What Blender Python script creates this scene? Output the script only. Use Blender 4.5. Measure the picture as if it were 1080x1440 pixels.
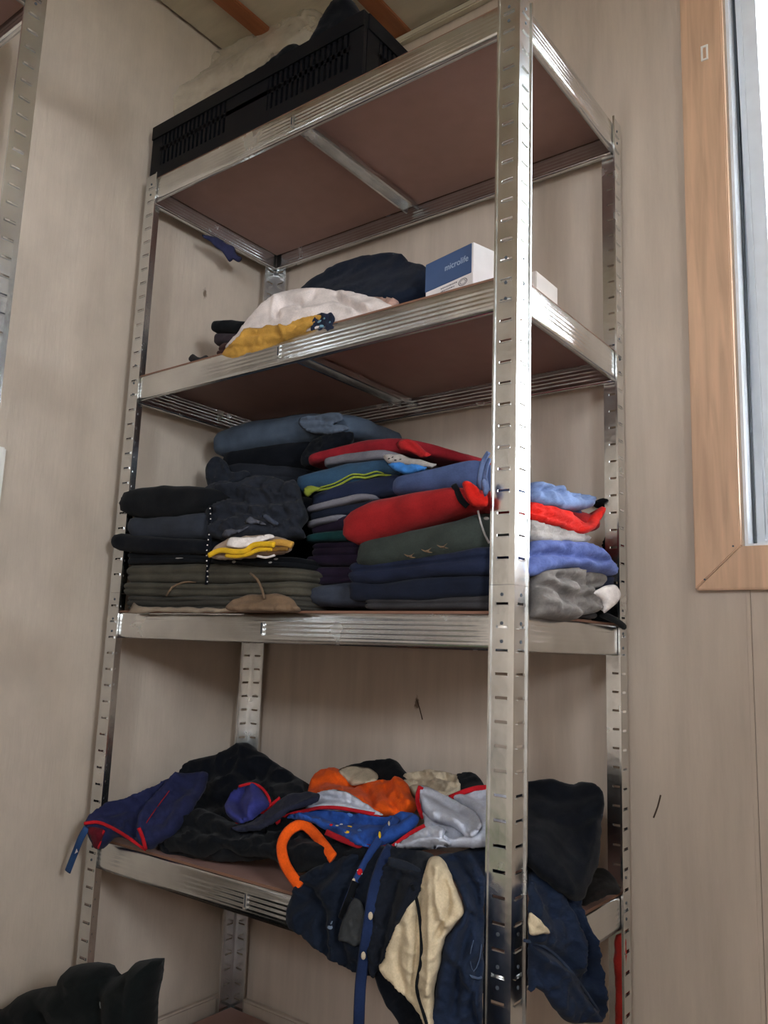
import bpy, bmesh, math, random
import numpy as np
from mathutils import Vector, Matrix, noise
from mathutils.geometry import delaunay_2d_cdt

for o in list(bpy.data.objects):
    bpy.data.objects.remove(o)
S = bpy.context.scene
COL = S.collection
random.seed(4)

# ---------------------------------------------------------------- camera
CAM = np.array([1.42279, -0.96909, 0.85614])
PITCH, ROLL, YAW, F = 1.735723, 0.036154, 0.655356, 1153.556
RM = np.array((Matrix.Rotation(YAW, 3, 'Z') @ Matrix.Rotation(PITCH, 3, 'X') @ Matrix.Rotation(ROLL, 3, 'Z')))
cd = bpy.data.cameras.new('camera')
cd.sensor_fit = 'HORIZONTAL'; cd.sensor_width = 36; cd.lens = F / 1080 * 36
cd.clip_start = 0.02
cam = bpy.data.objects.new('camera', cd); COL.objects.link(cam)
cam.matrix_world = Matrix.Translation(CAM.tolist()) @ Matrix(RM.tolist()).to_4x4()
S.camera = cam

# ---------------------------------------------------------------- sky, exposure
wd = bpy.data.worlds.new('sky'); S.world = wd; wd.use_nodes = True
nt = wd.node_tree
bg = nt.nodes['Background']
bg.inputs[0].default_value = (0.86, 0.93, 1.0, 1); bg.inputs[1].default_value = 14.0
S.view_settings.view_transform = 'Standard'; S.view_settings.look = 'None'
S.view_settings.gamma = 1; S.view_settings.use_curve_mapping = False
S.view_settings.exposure = 1.85
LW, BW, CEIL, RW, FW = -0.04, 0.417, 2.30, 2.55, -2.5      # left wall X, back wall Y, ceiling, right wall X, front wall Y
WX0, WX1, WZ0, WZ1 = 1.088, 2.36, 1.037, 2.13              # window opening in the back wall
def portal(name, loc, rot, sx, sy):
    l = bpy.data.lights.new(name, 'AREA'); l.shape = 'RECTANGLE'; l.size = sx; l.size_y = sy
    l.cycles.is_portal = True
    o = bpy.data.objects.new(name, l); COL.objects.link(o); o.location = loc; o.rotation_euler = rot
portal('window_portal', ((WX0 + WX1) / 2, BW + .16, (WZ0 + WZ1) / 2), (-math.pi / 2, 0, 0), WX1 - WX0, WZ1 - WZ0)

VX0, VX1, VZ0, VZ1 = 1.50, 2.10, 1.55, 2.05               # second window, unseen, added behind the camera for fill light
portal('window_portal', ((VX0 + VX1) / 2, FW - .12, (VZ0 + VZ1) / 2), (math.pi / 2, 0, 0), VX1 - VX0, VZ1 - VZ0)
UY0, UY1, UZ0, UZ1 = -1.38, -0.86, 1.15, 1.70             # third window, unseen, added in the right wall to brighten the left one
portal('window_portal', (RW + .12, (UY0 + UY1) / 2, (UZ0 + UZ1) / 2), (0, math.pi / 2, 0), UZ1 - UZ0, UY1 - UY0)

# ---------------------------------------------------------------- helpers
def lin(c):
    return tuple(((v / 255) / 12.92 if v / 255 <= .04045 else ((v / 255 + .055) / 1.055) ** 2.4) for v in c)
def ray(px, py):
    return RM @ np.array([(px - 540) / F, -(py - 720) / F, -1.0])
def tdepth(px, py, d):
    v = ray(px, py)
    if isinstance(d, tuple):
        a = {'X': 0, 'Y': 1, 'Z': 2}[d[0]]; return (d[1] - CAM[a]) / v[a]
    return (d - CAM[1]) / v[1]
def at(px, py, d):
    "the point of the place seen at a photo pixel, on the plane Y=d (or ('X',x) / ('Z',z))"
    return CAM + tdepth(px, py, d) * ray(px, py)

def tag(o, label=None, cat=None, group=None, kind=None):
    if label: o['label'] = label
    if cat: o['category'] = cat
    if group: o['group'] = group
    if kind: o['kind'] = kind
    return o
def empty(name, loc=(0, 0, 0)):
    o = bpy.data.objects.new(name, None); COL.objects.link(o); o.location = loc
    o.empty_display_size = .02
    return o
def obj(name, me, mat=None, parent=None, smooth=False, loc=None):
    if isinstance(me, bmesh.types.BMesh):
        b = me; me = bpy.data.meshes.new(name); b.to_mesh(me); b.free()
    o = bpy.data.objects.new(name, me); COL.objects.link(o)
    if mat and not me.materials: me.materials.append(mat)
    if smooth:
        me.polygons.foreach_set('use_smooth', [True] * len(me.polygons))
    if loc is not None: o.location = loc
    if parent:
        o.parent = parent
        w = parent.location if parent.type == 'EMPTY' else Vector((0, 0, 0))
        o.matrix_parent_inverse = Matrix.Translation(-w)
    return o
def box(bm, x0, x1, y0, y1, z0, z1):
    vs = [bm.verts.new((x, y, z)) for x in (x0, x1) for y in (y0, y1) for z in (z0, z1)]
    for f in ((0, 1, 3, 2), (4, 6, 7, 5), (0, 4, 5, 1), (2, 3, 7, 6), (0, 2, 6, 4), (1, 5, 7, 3)):
        bm.faces.new([vs[i] for i in f])
def boxo(name, dims, mat, parent=None, bevel=0):
    bm = bmesh.new(); box(bm, *dims)
    if bevel: bmesh.ops.bevel(bm, geom=bm.edges[:], offset=bevel, segments=2, affect='EDGES')
    bmesh.ops.recalc_face_normals(bm, faces=bm.faces[:])
    return obj(name, bm, mat, parent)
def cyl(bm, c, axis, r, h, n=10):
    q = Vector(axis).to_track_quat('Z', 'Y').to_matrix().to_4x4()
    bmesh.ops.create_cone(bm, cap_ends=True, segments=n, radius1=r, radius2=r, depth=h, matrix=Matrix.Translation(c) @ q)
def fbm(v, s, o=3):
    return noise.fractal(Vector(v) * s, 1.0, 2.0, o)

# ---------------------------------------------------------------- materials
MATS = {}
def newmat(name):
    m = bpy.data.materials.new(name); m.use_nodes = True
    n = m.node_tree.nodes; b = n['Principled BSDF']
    return m, m.node_tree, b
def N(t, kind, **kw):
    n = t.nodes.new(kind)
    for k, v in kw.items():
        if k in n.inputs: n.inputs[k].default_value = v
        else: setattr(n, k, v)
    return n
def coords(t, scale=(1, 1, 1), kind='Object'):
    tc = t.nodes.new('ShaderNodeTexCoord'); mp = t.nodes.new('ShaderNodeMapping')
    mp.inputs['Scale'].default_value = scale
    t.links.new(tc.outputs[kind], mp.inputs['Vector'])
    return mp.outputs['Vector']
def fabric(rgb, rough=.9, weave=420, bump=.35, var=.25, sheen=.04, twill=False):
    key = (rgb, rough, weave, bump, var, twill)
    if key in MATS: return MATS[key]
    m, t, b = newmat('fabric_%d_%d_%d' % rgb)
    L = t.links.new
    c = lin(rgb)
    v = coords(t)
    n1 = N(t, 'ShaderNodeTexNoise', Scale=22.0, Detail=5.0); L(v, n1.inputs['Vector'])
    r = N(t, 'ShaderNodeValToRGB'); L(n1.outputs['Fac'], r.inputs['Fac'])
    r.color_ramp.elements[0].position = .3; r.color_ramp.elements[1].position = .72
    r.color_ramp.elements[0].color = tuple(x * (1 - var) for x in c) + (1,)
    r.color_ramp.elements[1].color = tuple(min(1, x * (1 + var)) for x in c) + (1,)
    n2 = N(t, 'ShaderNodeTexNoise', Scale=float(weave), Detail=2.0)
    if twill:
        v2 = coords(t, (1.0, 1.0, 2.2)); L(v2, n2.inputs['Vector'])
    else: L(v, n2.inputs['Vector'])
    mx = N(t, 'ShaderNodeMix', data_type='RGBA', blend_type='MULTIPLY'); mx.inputs[0].default_value = .28
    r2 = N(t, 'ShaderNodeValToRGB'); L(n2.outputs['Fac'], r2.inputs['Fac'])
    r2.color_ramp.elements[0].position = .35; r2.color_ramp.elements[1].position = .65
    r2.color_ramp.elements[0].color = (.55, .55, .55, 1)
    L(r.outputs['Color'], mx.inputs[6]); L(r2.outputs['Color'], mx.inputs[7])
    L(mx.outputs[2], b.inputs['Base Color'])
    bp = N(t, 'ShaderNodeBump', Strength=bump, Distance=.0015)
    n3 = N(t, 'ShaderNodeTexNoise', Scale=70.0, Detail=3.0); L(v, n3.inputs['Vector'])
    ad = N(t, 'ShaderNodeMath', operation='MULTIPLY_ADD'); ad.inputs[1].default_value = .5
    L(n2.outputs['Fac'], ad.inputs[0]); L(n3.outputs['Fac'], ad.inputs[2])
    L(ad.outputs[0], bp.inputs['Height']); L(bp.outputs['Normal'], b.inputs['Normal'])
    b.inputs['Roughness'].default_value = rough
    b.inputs['Sheen Weight'].default_value = sheen; b.inputs['Sheen Roughness'].default_value = .5
    b.inputs['Specular IOR Level'].default_value = .12
    MATS[key] = m
    return m
def plain(name, rgb, rough=.5, metallic=0.0, spec=.5):
    if name in MATS: return MATS[name]
    m, t, b = newmat(name)
    c = lin(rgb)
    v = coords(t); n1 = N(t, 'ShaderNodeTexNoise', Scale=30.0, Detail=4.0); t.links.new(v, n1.inputs['Vector'])
    r = N(t, 'ShaderNodeValToRGB'); t.links.new(n1.outputs['Fac'], r.inputs['Fac'])
    r.color_ramp.elements[0].color = tuple(x * .9 for x in c) + (1,)
    r.color_ramp.elements[1].color = tuple(min(1, x * 1.1) for x in c) + (1,)
    t.links.new(r.outputs['Color'], b.inputs['Base Color'])
    b.inputs['Roughness'].default_value = rough; b.inputs['Metallic'].default_value = metallic
    b.inputs['Specular IOR Level'].default_value = spec
    MATS[name] = m
    return m
def metal():
    m, t, b = newmat('galvanised_steel'); L = t.links.new
    v = coords(t, (1, 1, 1))
    vo = N(t, 'ShaderNodeTexVoronoi', Scale=90.0); L(v, vo.inputs['Vector'])
    n = N(t, 'ShaderNodeTexNoise', Scale=14.0, Detail=5.0); L(v, n.inputs['Vector'])
    r = N(t, 'ShaderNodeValToRGB'); L(n.outputs['Fac'], r.inputs['Fac'])
    r.color_ramp.elements[0].position = .3; r.color_ramp.elements[1].position = .7
    r.color_ramp.elements[0].color = (.62, .63, .63, 1); r.color_ramp.elements[1].color = (.80, .81, .81, 1)
    L(r.outputs['Color'], b.inputs['Base Color'])
    mr = N(t, 'ShaderNodeMapRange'); mr.inputs['To Min'].default_value = .14; mr.inputs['To Max'].default_value = .34
    L(n.outputs['Fac'], mr.inputs['Value']); L(mr.outputs['Result'], b.inputs['Roughness'])
    bp = N(t, 'ShaderNodeBump', Strength=.12, Distance=.001); L(vo.outputs['Distance'], bp.inputs['Height'])
    n2 = N(t, 'ShaderNodeTexNoise', Scale=9.0, Detail=2.0); L(v, n2.inputs['Vector'])
    bp2 = N(t, 'ShaderNodeBump', Strength=.35, Distance=.004); L(n2.outputs['Fac'], bp2.inputs['Height'])
    L(bp.outputs['Normal'], bp2.inputs['Normal']); L(bp2.outputs['Normal'], b.inputs['Normal'])
    b.inputs['Metallic'].default_value = 1.0
    return m
def wallmat(name, rgb, grain=(14, 14, 1.6), rough=.75):
    m, t, b = newmat(name); L = t.links.new
    c = lin(rgb)
    v = coords(t, grain); v1 = coords(t)
    n = N(t, 'ShaderNodeTexNoise', Scale=2.2, Detail=7.0, Roughness=.6); L(v, n.inputs['Vector'])
    r = N(t, 'ShaderNodeValToRGB'); L(n.outputs['Fac'], r.inputs['Fac'])
    r.color_ramp.elements[0].position = .3; r.color_ramp.elements[1].position = .75
    r.color_ramp.elements[0].color = tuple(x * .86 for x in c) + (1,)
    r.color_ramp.elements[1].color = tuple(x * 1.08 for x in c) + (1,)
    # small dark knocks and nail marks
    vo = N(t, 'ShaderNodeTexVoronoi', Scale=7.0); L(coords(t, (1, 1, .45)), vo.inputs['Vector'])
    n2 = N(t, 'ShaderNodeTexNoise', Scale=160.0, Detail=2.0); L(v1, n2.inputs['Vector'])
    ad = N(t, 'ShaderNodeMath', operation='MULTIPLY_ADD'); ad.inputs[1].default_value = .06
    L(n2.outputs['Fac'], ad.inputs[0]); L(vo.outputs['Distance'], ad.inputs[2])
    r2 = N(t, 'ShaderNodeValToRGB'); L(ad.outputs[0], r2.inputs['Fac'])
    r2.color_ramp.elements[0].position = .055; r2.color_ramp.elements[1].position = .075
    r2.color_ramp.elements[0].color = (.35, .3, .26, 1); r2.color_ramp.elements[1].color = (1, 1, 1, 1)
    mx = N(t, 'ShaderNodeMix', data_type='RGBA', blend_type='MULTIPLY'); mx.inputs[0].default_value = 1
    L(r.outputs['Color'], mx.inputs[6]); L(r2.outputs['Color'], mx.inputs[7])
    L(mx.outputs[2], b.inputs['Base Color'])
    bp = N(t, 'ShaderNodeBump', Strength=.35, Distance=.003)
    n3 = N(t, 'ShaderNodeTexNoise', Scale=3.0, Detail=8.0, Roughness=.65); L(coords(t, (22, 22, 3.0)), n3.inputs['Vector'])
    L(n3.outputs['Fac'], bp.inputs['Height']); L(bp.outputs['Normal'], b.inputs['Normal'])
    b.inputs['Roughness'].default_value = rough; b.inputs['Specular IOR Level'].default_value = .3
    return m
def wood(name, rgb, scale=(40, 40, 3)):
    m, t, b = newmat(name); L = t.links.new
    c = lin(rgb)
    n = N(t, 'ShaderNodeTexNoise', Scale=1.6, Detail=6.0, Distortion=.6); L(coords(t, scale), n.inputs['Vector'])
    r = N(t, 'ShaderNodeValToRGB'); L(n.outputs['Fac'], r.inputs['Fac'])
    r.color_ramp.elements[0].position = .3; r.color_ramp.elements[1].position = .7
    r.color_ramp.elements[0].color = tuple(x * .8 for x in c) + (1,)
    r.color_ramp.elements[1].color = tuple(min(1, x * 1.15) for x in c) + (1,)
    L(r.outputs['Color'], b.inputs['Base Color']); b.inputs['Roughness'].default_value = .5
    return m
def film(name, rgb, alpha, rough=.4):
    m, t, b = newmat(name); L = t.links.new
    b.inputs['Base Color'].default_value = lin(rgb) + (1,); b.inputs['Roughness'].default_value = rough
    tr = t.nodes.new('ShaderNodeBsdfTransparent'); mx = t.nodes.new('ShaderNodeMixShader')
    n = N(t, 'ShaderNodeTexNoise', Scale=18.0, Detail=5.0); L(coords(t), n.inputs['Vector'])
    mr = N(t, 'ShaderNodeMapRange'); mr.inputs['To Min'].default_value = max(0, alpha - .22); mr.inputs['To Max'].default_value = min(1, alpha + .22)
    L(n.outputs['Fac'], mr.inputs['Value']); L(mr.outputs['Result'], mx.inputs[0])
    L(tr.outputs[0], mx.inputs[1]); L(b.outputs[0], mx.inputs[2])
    L(mx.outputs[0], t.nodes['Material Output'].inputs['Surface'])
    return m
def glassmat():
    m, t, b = newmat('window_glass'); L = t.links.new
    tr = t.nodes.new('ShaderNodeBsdfTransparent'); gl = t.nodes.new('ShaderNodeBsdfGlossy')
    gl.inputs['Roughness'].default_value = .02
    fr = t.nodes.new('ShaderNodeFresnel'); fr.inputs['IOR'].default_value = 1.45
    mx = t.nodes.new('ShaderNodeMixShader'); L(fr.outputs[0], mx.inputs[0]); L(tr.outputs[0], mx.inputs[1]); L(gl.outputs[0], mx.inputs[2])
    L(mx.outputs[0], t.nodes['Material Output'].inputs['Surface'])
    return m

STEEL = metal()
WALL = wallmat('painted_plywood', (194, 178, 163))
WALL_L = wallmat('painted_plywood_left', (203, 188, 172), (5, 5, 3), .6)
CEILM = wallmat('ceiling_panel', (196, 184, 162), (3, 14, 14))
PINE = wood('varnished_pine', (206, 168, 138))
BATTEN = wood('brown_batten', (150, 88, 52), (40, 3, 40))
HARDB = plain('brown_hardboard', (166, 130, 120), .55)
BEDGE = plain('hardboard_edge', (122, 86, 68), .7)
PVC = plain('grey_window_frame', (222, 228, 236), .35)
GASK = plain('dark_gasket', (70, 76, 84), .6)
WHITEP = plain('white_plastic', (232, 230, 224), .35)
BLACKP = plain('black_plastic', (8, 10, 15), .55, 0.0, .2)
FLOORM = wood('floor_planks', (84, 68, 55), (3, 30, 30))
GLASS = glassmat()
CREAMF = film('clear_plastic_film', (214, 200, 180), .40)

# ---------------------------------------------------------------- the room
def struct(name, dims, mat, parent=None):
    o = boxo(name, dims, mat, parent)
    if not parent: o['kind'] = 'structure'
    return o
struct('floor', (LW - .1, RW + .1, FW - .1, BW + .1, -.05, 0), FLOORM)
ce = struct('ceiling', (LW - .1, RW + .1, FW - .1, BW + .12, CEIL + .012, CEIL + .06), plain('gap_dark', (40, 34, 28), .9))
# ceiling panels between battens that run from the camera side to the back wall
bx_ = [-.03, .10, .37, .64, .91, 1.18, 1.45, 1.72, 1.99, 2.26, RW]
for i in range(len(bx_) - 1):
    x0 = bx_[i] + (.0 if i == 0 else .001); boxo('panel', (x0, bx_[i + 1] - .001, FW, BW - .004, CEIL, CEIL + .011), CEILM, ce)
for i, x in enumerate(bx_[1:-1]):
    boxo('batten', (x - .021, x + .021, FW, BW, CEIL - .012, CEIL - .0002), BATTEN, ce, .002)
boxo('cornice', (LW, RW, BW - .018, BW, CEIL - .03, CEIL - .013), CEILM, ce, .003)
# back wall: panels around the window opening, on a dark backing
wb = empty('wall_back'); wb['kind'] = 'structure'
T = .10
def bpan(x0, x1, z0, z1):
    boxo('panel', (x0, x1, BW, BW + T, z0, z1), WALL, wb, .0008)
bpan(LW - .1, WX0, 0, 2.30)
bpan(WX0, 1.0938, 0, WZ0); bpan(1.0946, WX1, 0, WZ0); bpan(WX0, WX1, WZ1, 2.30); bpan(WX1, RW + .1, 0, 2.30)
wl = empty('wall_left'); wl['kind'] = 'structure'
for y0, y1 in ((FW - .1, -1.0), (-.9985, BW + .1)):
    boxo('panel', (LW - .1, LW, y0, y1, 0, CEIL + .02), WALL_L, wl, .0008)
wr_ = empty('wall_right'); wr_['kind'] = 'structure'
for y0, y1, z0, z1 in ((FW - .1, UY0, 0, CEIL + .02), (UY1, BW + .1, 0, CEIL + .02), (UY0, UY1, 0, UZ0), (UY0, UY1, UZ1, CEIL + .02)):
    boxo('panel', (RW, RW + .1, y0, y1, z0, z1), WALL, wr_)
wf = empty('wall_front'); wf['kind'] = 'structure'
for x0, x1, z0, z1 in ((LW - .1, VX0, 0, CEIL + .02), (VX1, RW + .1, 0, CEIL + .02), (VX0, VX1, 0, VZ0), (VX0, VX1, VZ1, CEIL + .02)):
    boxo('panel', (x0, x1, FW - .1, FW, z0, z1), WALL, wf)
def bb(name, dims):
    o = boxo(name, dims, WALL, None, .004); o['kind'] = 'structure'
bb('baseboard_back', (LW + .016, RW, BW - .016, BW, 0, .093))
bb('baseboard_left', (LW, LW + .016, FW, BW, 0, .093))

# window casing: four mitred pine boards
def mitred(name, pts, y0, y1):
    bm = bmesh.new()
    a = [bm.verts.new((x, y0, z)) for x, z in pts]; b = [bm.verts.new((x, y1, z)) for x, z in pts]
    bm.faces.new(a); bm.faces.new(b[::-1])
    for i in range(4):
        j = (i + 1) % 4; bm.faces.new((a[i], b[i], b[j], a[j]))
    bmesh.ops.recalc_face_normals(bm, faces=bm.faces[:])
    bmesh.ops.bevel(bm, geom=bm.edges[:], offset=.002, segments=2, affect='EDGES')
    bmesh.ops.recalc_face_normals(bm, faces=bm.faces[:])
    o = obj(name, bm, PINE); o['kind'] = 'structure'; return o
OX0, OX1, OZ0, OZ1 = 1.014, WX1 + .072, .968, WZ1 + .07
IX0, IX1, IZ0, IZ1 = 1.086, WX1, 1.037, WZ1
cy0, cy1 = BW - .016, BW - .0005
g = .0006
tl = mitred('trim_1', [(OX0, OZ0 + g), (OX0, OZ1 - g), (IX0, IZ1 - g), (IX0, IZ0 + g)], cy0, cy1)
mitred('trim_2', [(OX0 + g, OZ0), (IX0 + g, IZ0), (IX1 - g, IZ0), (OX1 - g, OZ0)], cy0, cy1)
mitred('trim_3', [(OX0 + g, OZ1), (OX1 - g, OZ1), (IX1 - g, IZ1), (IX0 + g, IZ1)], cy0, cy1)
mitred('trim_4', [(OX1, OZ0 + g), (IX1, IZ0 + g), (IX1, IZ1 - g), (OX1, OZ1 - g)], cy0, cy1)
# small metal catch plate on the left board
bm = bmesh.new(); c = at(991, 75, cy0)
for (a, b, c0, d) in ((-.006, .006, -.0145, -.0115), (-.006, .006, .0115, .0145), (-.006, -.003, -.0115, .0115), (.003, .006, -.0115, .0115)):
    box(bm, c[0] + a, c[0] + b, cy0 - .0025, cy0 - .0001, c[2] + c0, c[2] + d)
obj('catch_plate', bm, WHITEP, tl)
for px, py in ((991, 815), (1031, 768)):
    bm = bmesh.new(); c = at(px, py, cy0); cyl(bm, (c[0], cy0 - .0003, c[2]), (0, 1, 0), .0016, .001); obj('nail_head', bm, GASK, tl)
# window: fixed frame, tilted sash, pane
w1 = empty('window_1', ((WX0 + WX1) / 2, BW + .1, WZ0)); w1['kind'] = 'structure'
bm = bmesh.new()
def ringbox(bm, x0, x1, z0, z1, w, y0, y1):
    box(bm, x0, x0 + w, y0, y1, z0, z1); box(bm, x1 - w, x1, y0, y1, z0, z1)
    box(bm, x0 + w, x1 - w, y0, y1, z0, z0 + w); box(bm, x0 + w, x1 - w, y0, y1, z1 - w, z1)
ringbox(bm, WX0 + .0005, WX1 - .0005, WZ0 + .0005, WZ1 - .0005, .005, BW + .002, BW + .16)
obj('jamb_lining', bm, PVC, w1)
bm = bmesh.new(); ringbox(bm, WX0 + .006, WX1 - .006, WZ0 + .006, WZ1 - .006, .012, BW + .062, BW + .158); obj('fixed_frame', bm, PVC, w1)
bm = bmesh.new(); ringbox(bm, WX0 + .006, WX1 - .006, WZ0 + .006, WZ1 - .006, .0035, BW + .034, BW + .042); obj('gasket', bm, GASK, w1)
sx0, sx1, sz0, sz1 = WX0 + .012, WX1 - .012, WZ0 + .020, WZ1 - .02
tilt = Matrix.Translation((0, BW + .07, sz0)) @ Matrix.Rotation(math.radians(2.5), 4, 'X') @ Matrix.Translation((0, -(BW + .07), -sz0))
bm = bmesh.new(); ringbox(bm, sx0, sx1, sz0, sz1, .034, BW + .068, BW + .125)
box(bm, sx0 + .008, sx0 + .0105, BW + .064, BW + .0675, sz0 + .01, sz1 - .01)
bm.transform(tilt); sash = obj('sash', bm, PVC, w1)
bm = bmesh.new(); box(bm, sx0 + .034, sx1 - .034, BW + .095, BW + .099, sz0 + .034, sz1 - .034); bm.transform(tilt); obj('pane', bm, GLASS, sash)
w2 = empty('fill_window_2', ((VX0 + VX1) / 2, FW - .05, VZ0)); w2['kind'] = 'structure'  # added opening, carries fill light from behind
bm = bmesh.new(); ringbox(bm, VX0 + .001, VX1 - .001, VZ0 + .001, VZ1 - .001, .05, FW - .09, FW - .03); obj('fixed_frame', bm, PVC, w2)
boxo('pane', (VX0 + .052, VX1 - .052, FW - .062, FW - .058, VZ0 + .052, VZ1 - .052), GLASS, w2)
w3 = empty('fill_window_3', (RW + .05, (UY0 + UY1) / 2, UZ0)); w3['kind'] = 'structure'  # added opening, carries side light to the left wall
bm = bmesh.new()
for d_ in ((UY0, UY0 + .04, UZ0, UZ1), (UY1 - .04, UY1, UZ0, UZ1), (UY0 + .04, UY1 - .04, UZ0, UZ0 + .04), (UY0 + .04, UY1 - .04, UZ1 - .04, UZ1)): box(bm, RW + .03, RW + .09, *d_)
obj('fixed_frame', bm, PVC, w3)
boxo('pane', (RW + .058, RW + .062, UY0 + .042, UY1 - .042, UZ0 + .042, UZ1 - .042), GLASS, w3)
# light switch on the left wall
c1, c2 = at(8, 628, ('X', LW)), at(8, 722, ('X', LW))
sw = empty('light_switch', (LW, c1[1] - .04, (c1[2] + c2[2]) / 2))
tag(sw, 'white light switch plate on the beige left wall', 'light switch')
zc = (c1[2] + c2[2]) / 2
boxo('plate', (LW + .0003, LW + .010, c1[1] - .082, c1[1] - .002, zc - .058, zc + .058), WHITEP, sw, .003)
boxo('rocker', (LW + .0105, LW + .015, c1[1] - .062, c1[1] - .014, zc - .03, zc + .03), WHITEP, sw, .002)
# outside: ground and greenery beyond the window
gm = plain('grass', (104, 106, 88), .9)
o = boxo('ground_outside', (-12, 14, -25, 30, -1.2, -1.0), gm); o['kind'] = 'structure'
leafm = plain('tree_leaves', (92, 128, 66), .8)
for i, (x, y, r, lab) in enumerate(((-1.2, 9.0, 1.5, 'leafy green shrub outside the window, nearest the pane edge'), (1.6, 12.0, 1.9, 'leafy green tree outside, further off behind the shrub'))):
    t = empty('garden_tree', (x, y, -1.0)); tag(t, lab, 'tree')
    bm = bmesh.new(); cyl(bm, (x, y, -.3), (0, 0, 1), .09, 1.4, 8); obj('trunk', bm, plain('bark', (90, 70, 52), .9), t)
    bm = bmesh.new(); rr = random.Random(i)
    for k in range(900):
        d = Vector((rr.gauss(0, 1), rr.gauss(0, 1), rr.gauss(0, 1))).normalized() * r * rr.uniform(.55, 1)
        p = Vector((x, y, 1.2)) + d; u = Vector((rr.gauss(0, 1), rr.gauss(0, 1), rr.gauss(0, 1))).normalized() * .12; w = u.orthogonal() * .6
        bm.faces.new([bm.verts.new(p + q) for q in (-u, w, u, -w)])
    f = obj('foliage', bm, leafm, t); f['kind'] = 'stuff'

# ---------------------------------------------------------------- steel shelving
W, D, FL, HB = .9, .397, .0359, .0479
ZS = [1.8321, 1.3880, .9072, .4831, .07]
PITCH_S = .0307
def flange(bm, corner, du, z0, z1, out, seed=0, far=False):
    "punched steel strip: from corner along du, between z0 and z1; out = outward normal"
    du, out, c = Vector(du), Vector(out), Vector(corner)
    us = [0, .0085, .0135, .0225, .0275, FL]
    zs = [(z0, 0)]; k = math.ceil((z0 + .008) / PITCH_S)
    while k * PITCH_S < z1 - .008:
        z = k * PITCH_S; zs += [(z - .0018, 1), (z + .0018, 0)]; k += 1
    zs.append((z1, 0))
    V = {}
    def v(i, j):
        if (i, j) not in V: V[i, j] = bm.verts.new(c + du * us[i] + Vector((0, 0, zs[j][0])))
        return V[i, j]
    for j in range(len(zs) - 1):
        for i in range(5):
            if zs[j][1] and 1 <= i <= 3: continue
            bm.faces.new((v(i, j), v(i + 1, j), v(i + 1, j + 1), v(i, j + 1)))
def ubox(bm, c, du, out, u0, u1, o0, o1, z0, z1):
    du, out, c = Vector(du), Vector(out), Vector(c)
    vs = [bm.verts.new(c + du * u + out * o + Vector((0, 0, z))) for u in (u0, u1) for o in (o0, o1) for z in (z0, z1)]
    for f in ((0, 1, 3, 2), (4, 6, 7, 5), (0, 4, 5, 1), (2, 3, 7, 6), (0, 2, 6, 4), (1, 5, 7, 3)):
        bm.faces.new([vs[i] for i in f])
def post(parent, corner, da, db, zr, shelves, name='post'):
    "L-shaped post: flange a along da (outward -db), flange b along db (outward -da)"
    for (z0, z1) in zr:
        bm = bmesh.new()
        oa, ob = [-x for x in db], [-x for x in da]
        flange(bm, corner, da, z0, z1, oa); flange(bm, corner, db, z0, z1, ob)
        bmesh.ops.remove_doubles(bm, verts=bm.verts[:], dist=1e-6)
        bmesh.ops.recalc_face_normals(bm, faces=bm.faces[:])
        me = bpy.data.meshes.new(name); bm.to_mesh(me); bm.free()
        o = obj(name, me, STEEL, parent)
        md = o.modifiers.new('sheet', 'SOLIDIFY'); md.thickness = .0014; md.offset = 0
        bm = bmesh.new()
        for du, out in ((da, oa), (db, ob)):
            ubox(bm, corner, du, out, FL - .0022, FL + .0006, -.0006, .0030, z0, z1)      # hemmed edge
            k = math.ceil((z0 + .008) / PITCH_S)
            while k * PITCH_S < z1 - .008:
                z = k * PITCH_S
                ubox(bm, corner, du, out, .0085, .0275, .0004, .0026, z - .0028, z - .0018)  # pressed lip under the slot
                ubox(bm, corner, du, out, .0262, .0278, .0004, .0018, z - .0018, z + .0018)
                k += 1
        bmesh.ops.recalc_face_normals(bm, faces=bm.faces[:])
        obj('slot_lips', bm, STEEL, o)['kind'] = 'stuff'
        bm = bmesh.new(); cnt = 0
        for z in shelves:
            for dz in (-.036, -.012, .026):
                if z0 + .004 < z + dz < z1 - .004:
                    for du, out in ((da, oa), (db, ob)):
                        c = Vector(corner) + Vector(du) * .018 + Vector(out) * .0008 + Vector((0, 0, z + dz)); cyl(bm, c, out, .0024, .0012, 8); cnt += 1
        if cnt: obj('rivets', bm, GASK, o)['kind'] = 'stuff'
        else: bm.free()
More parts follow.
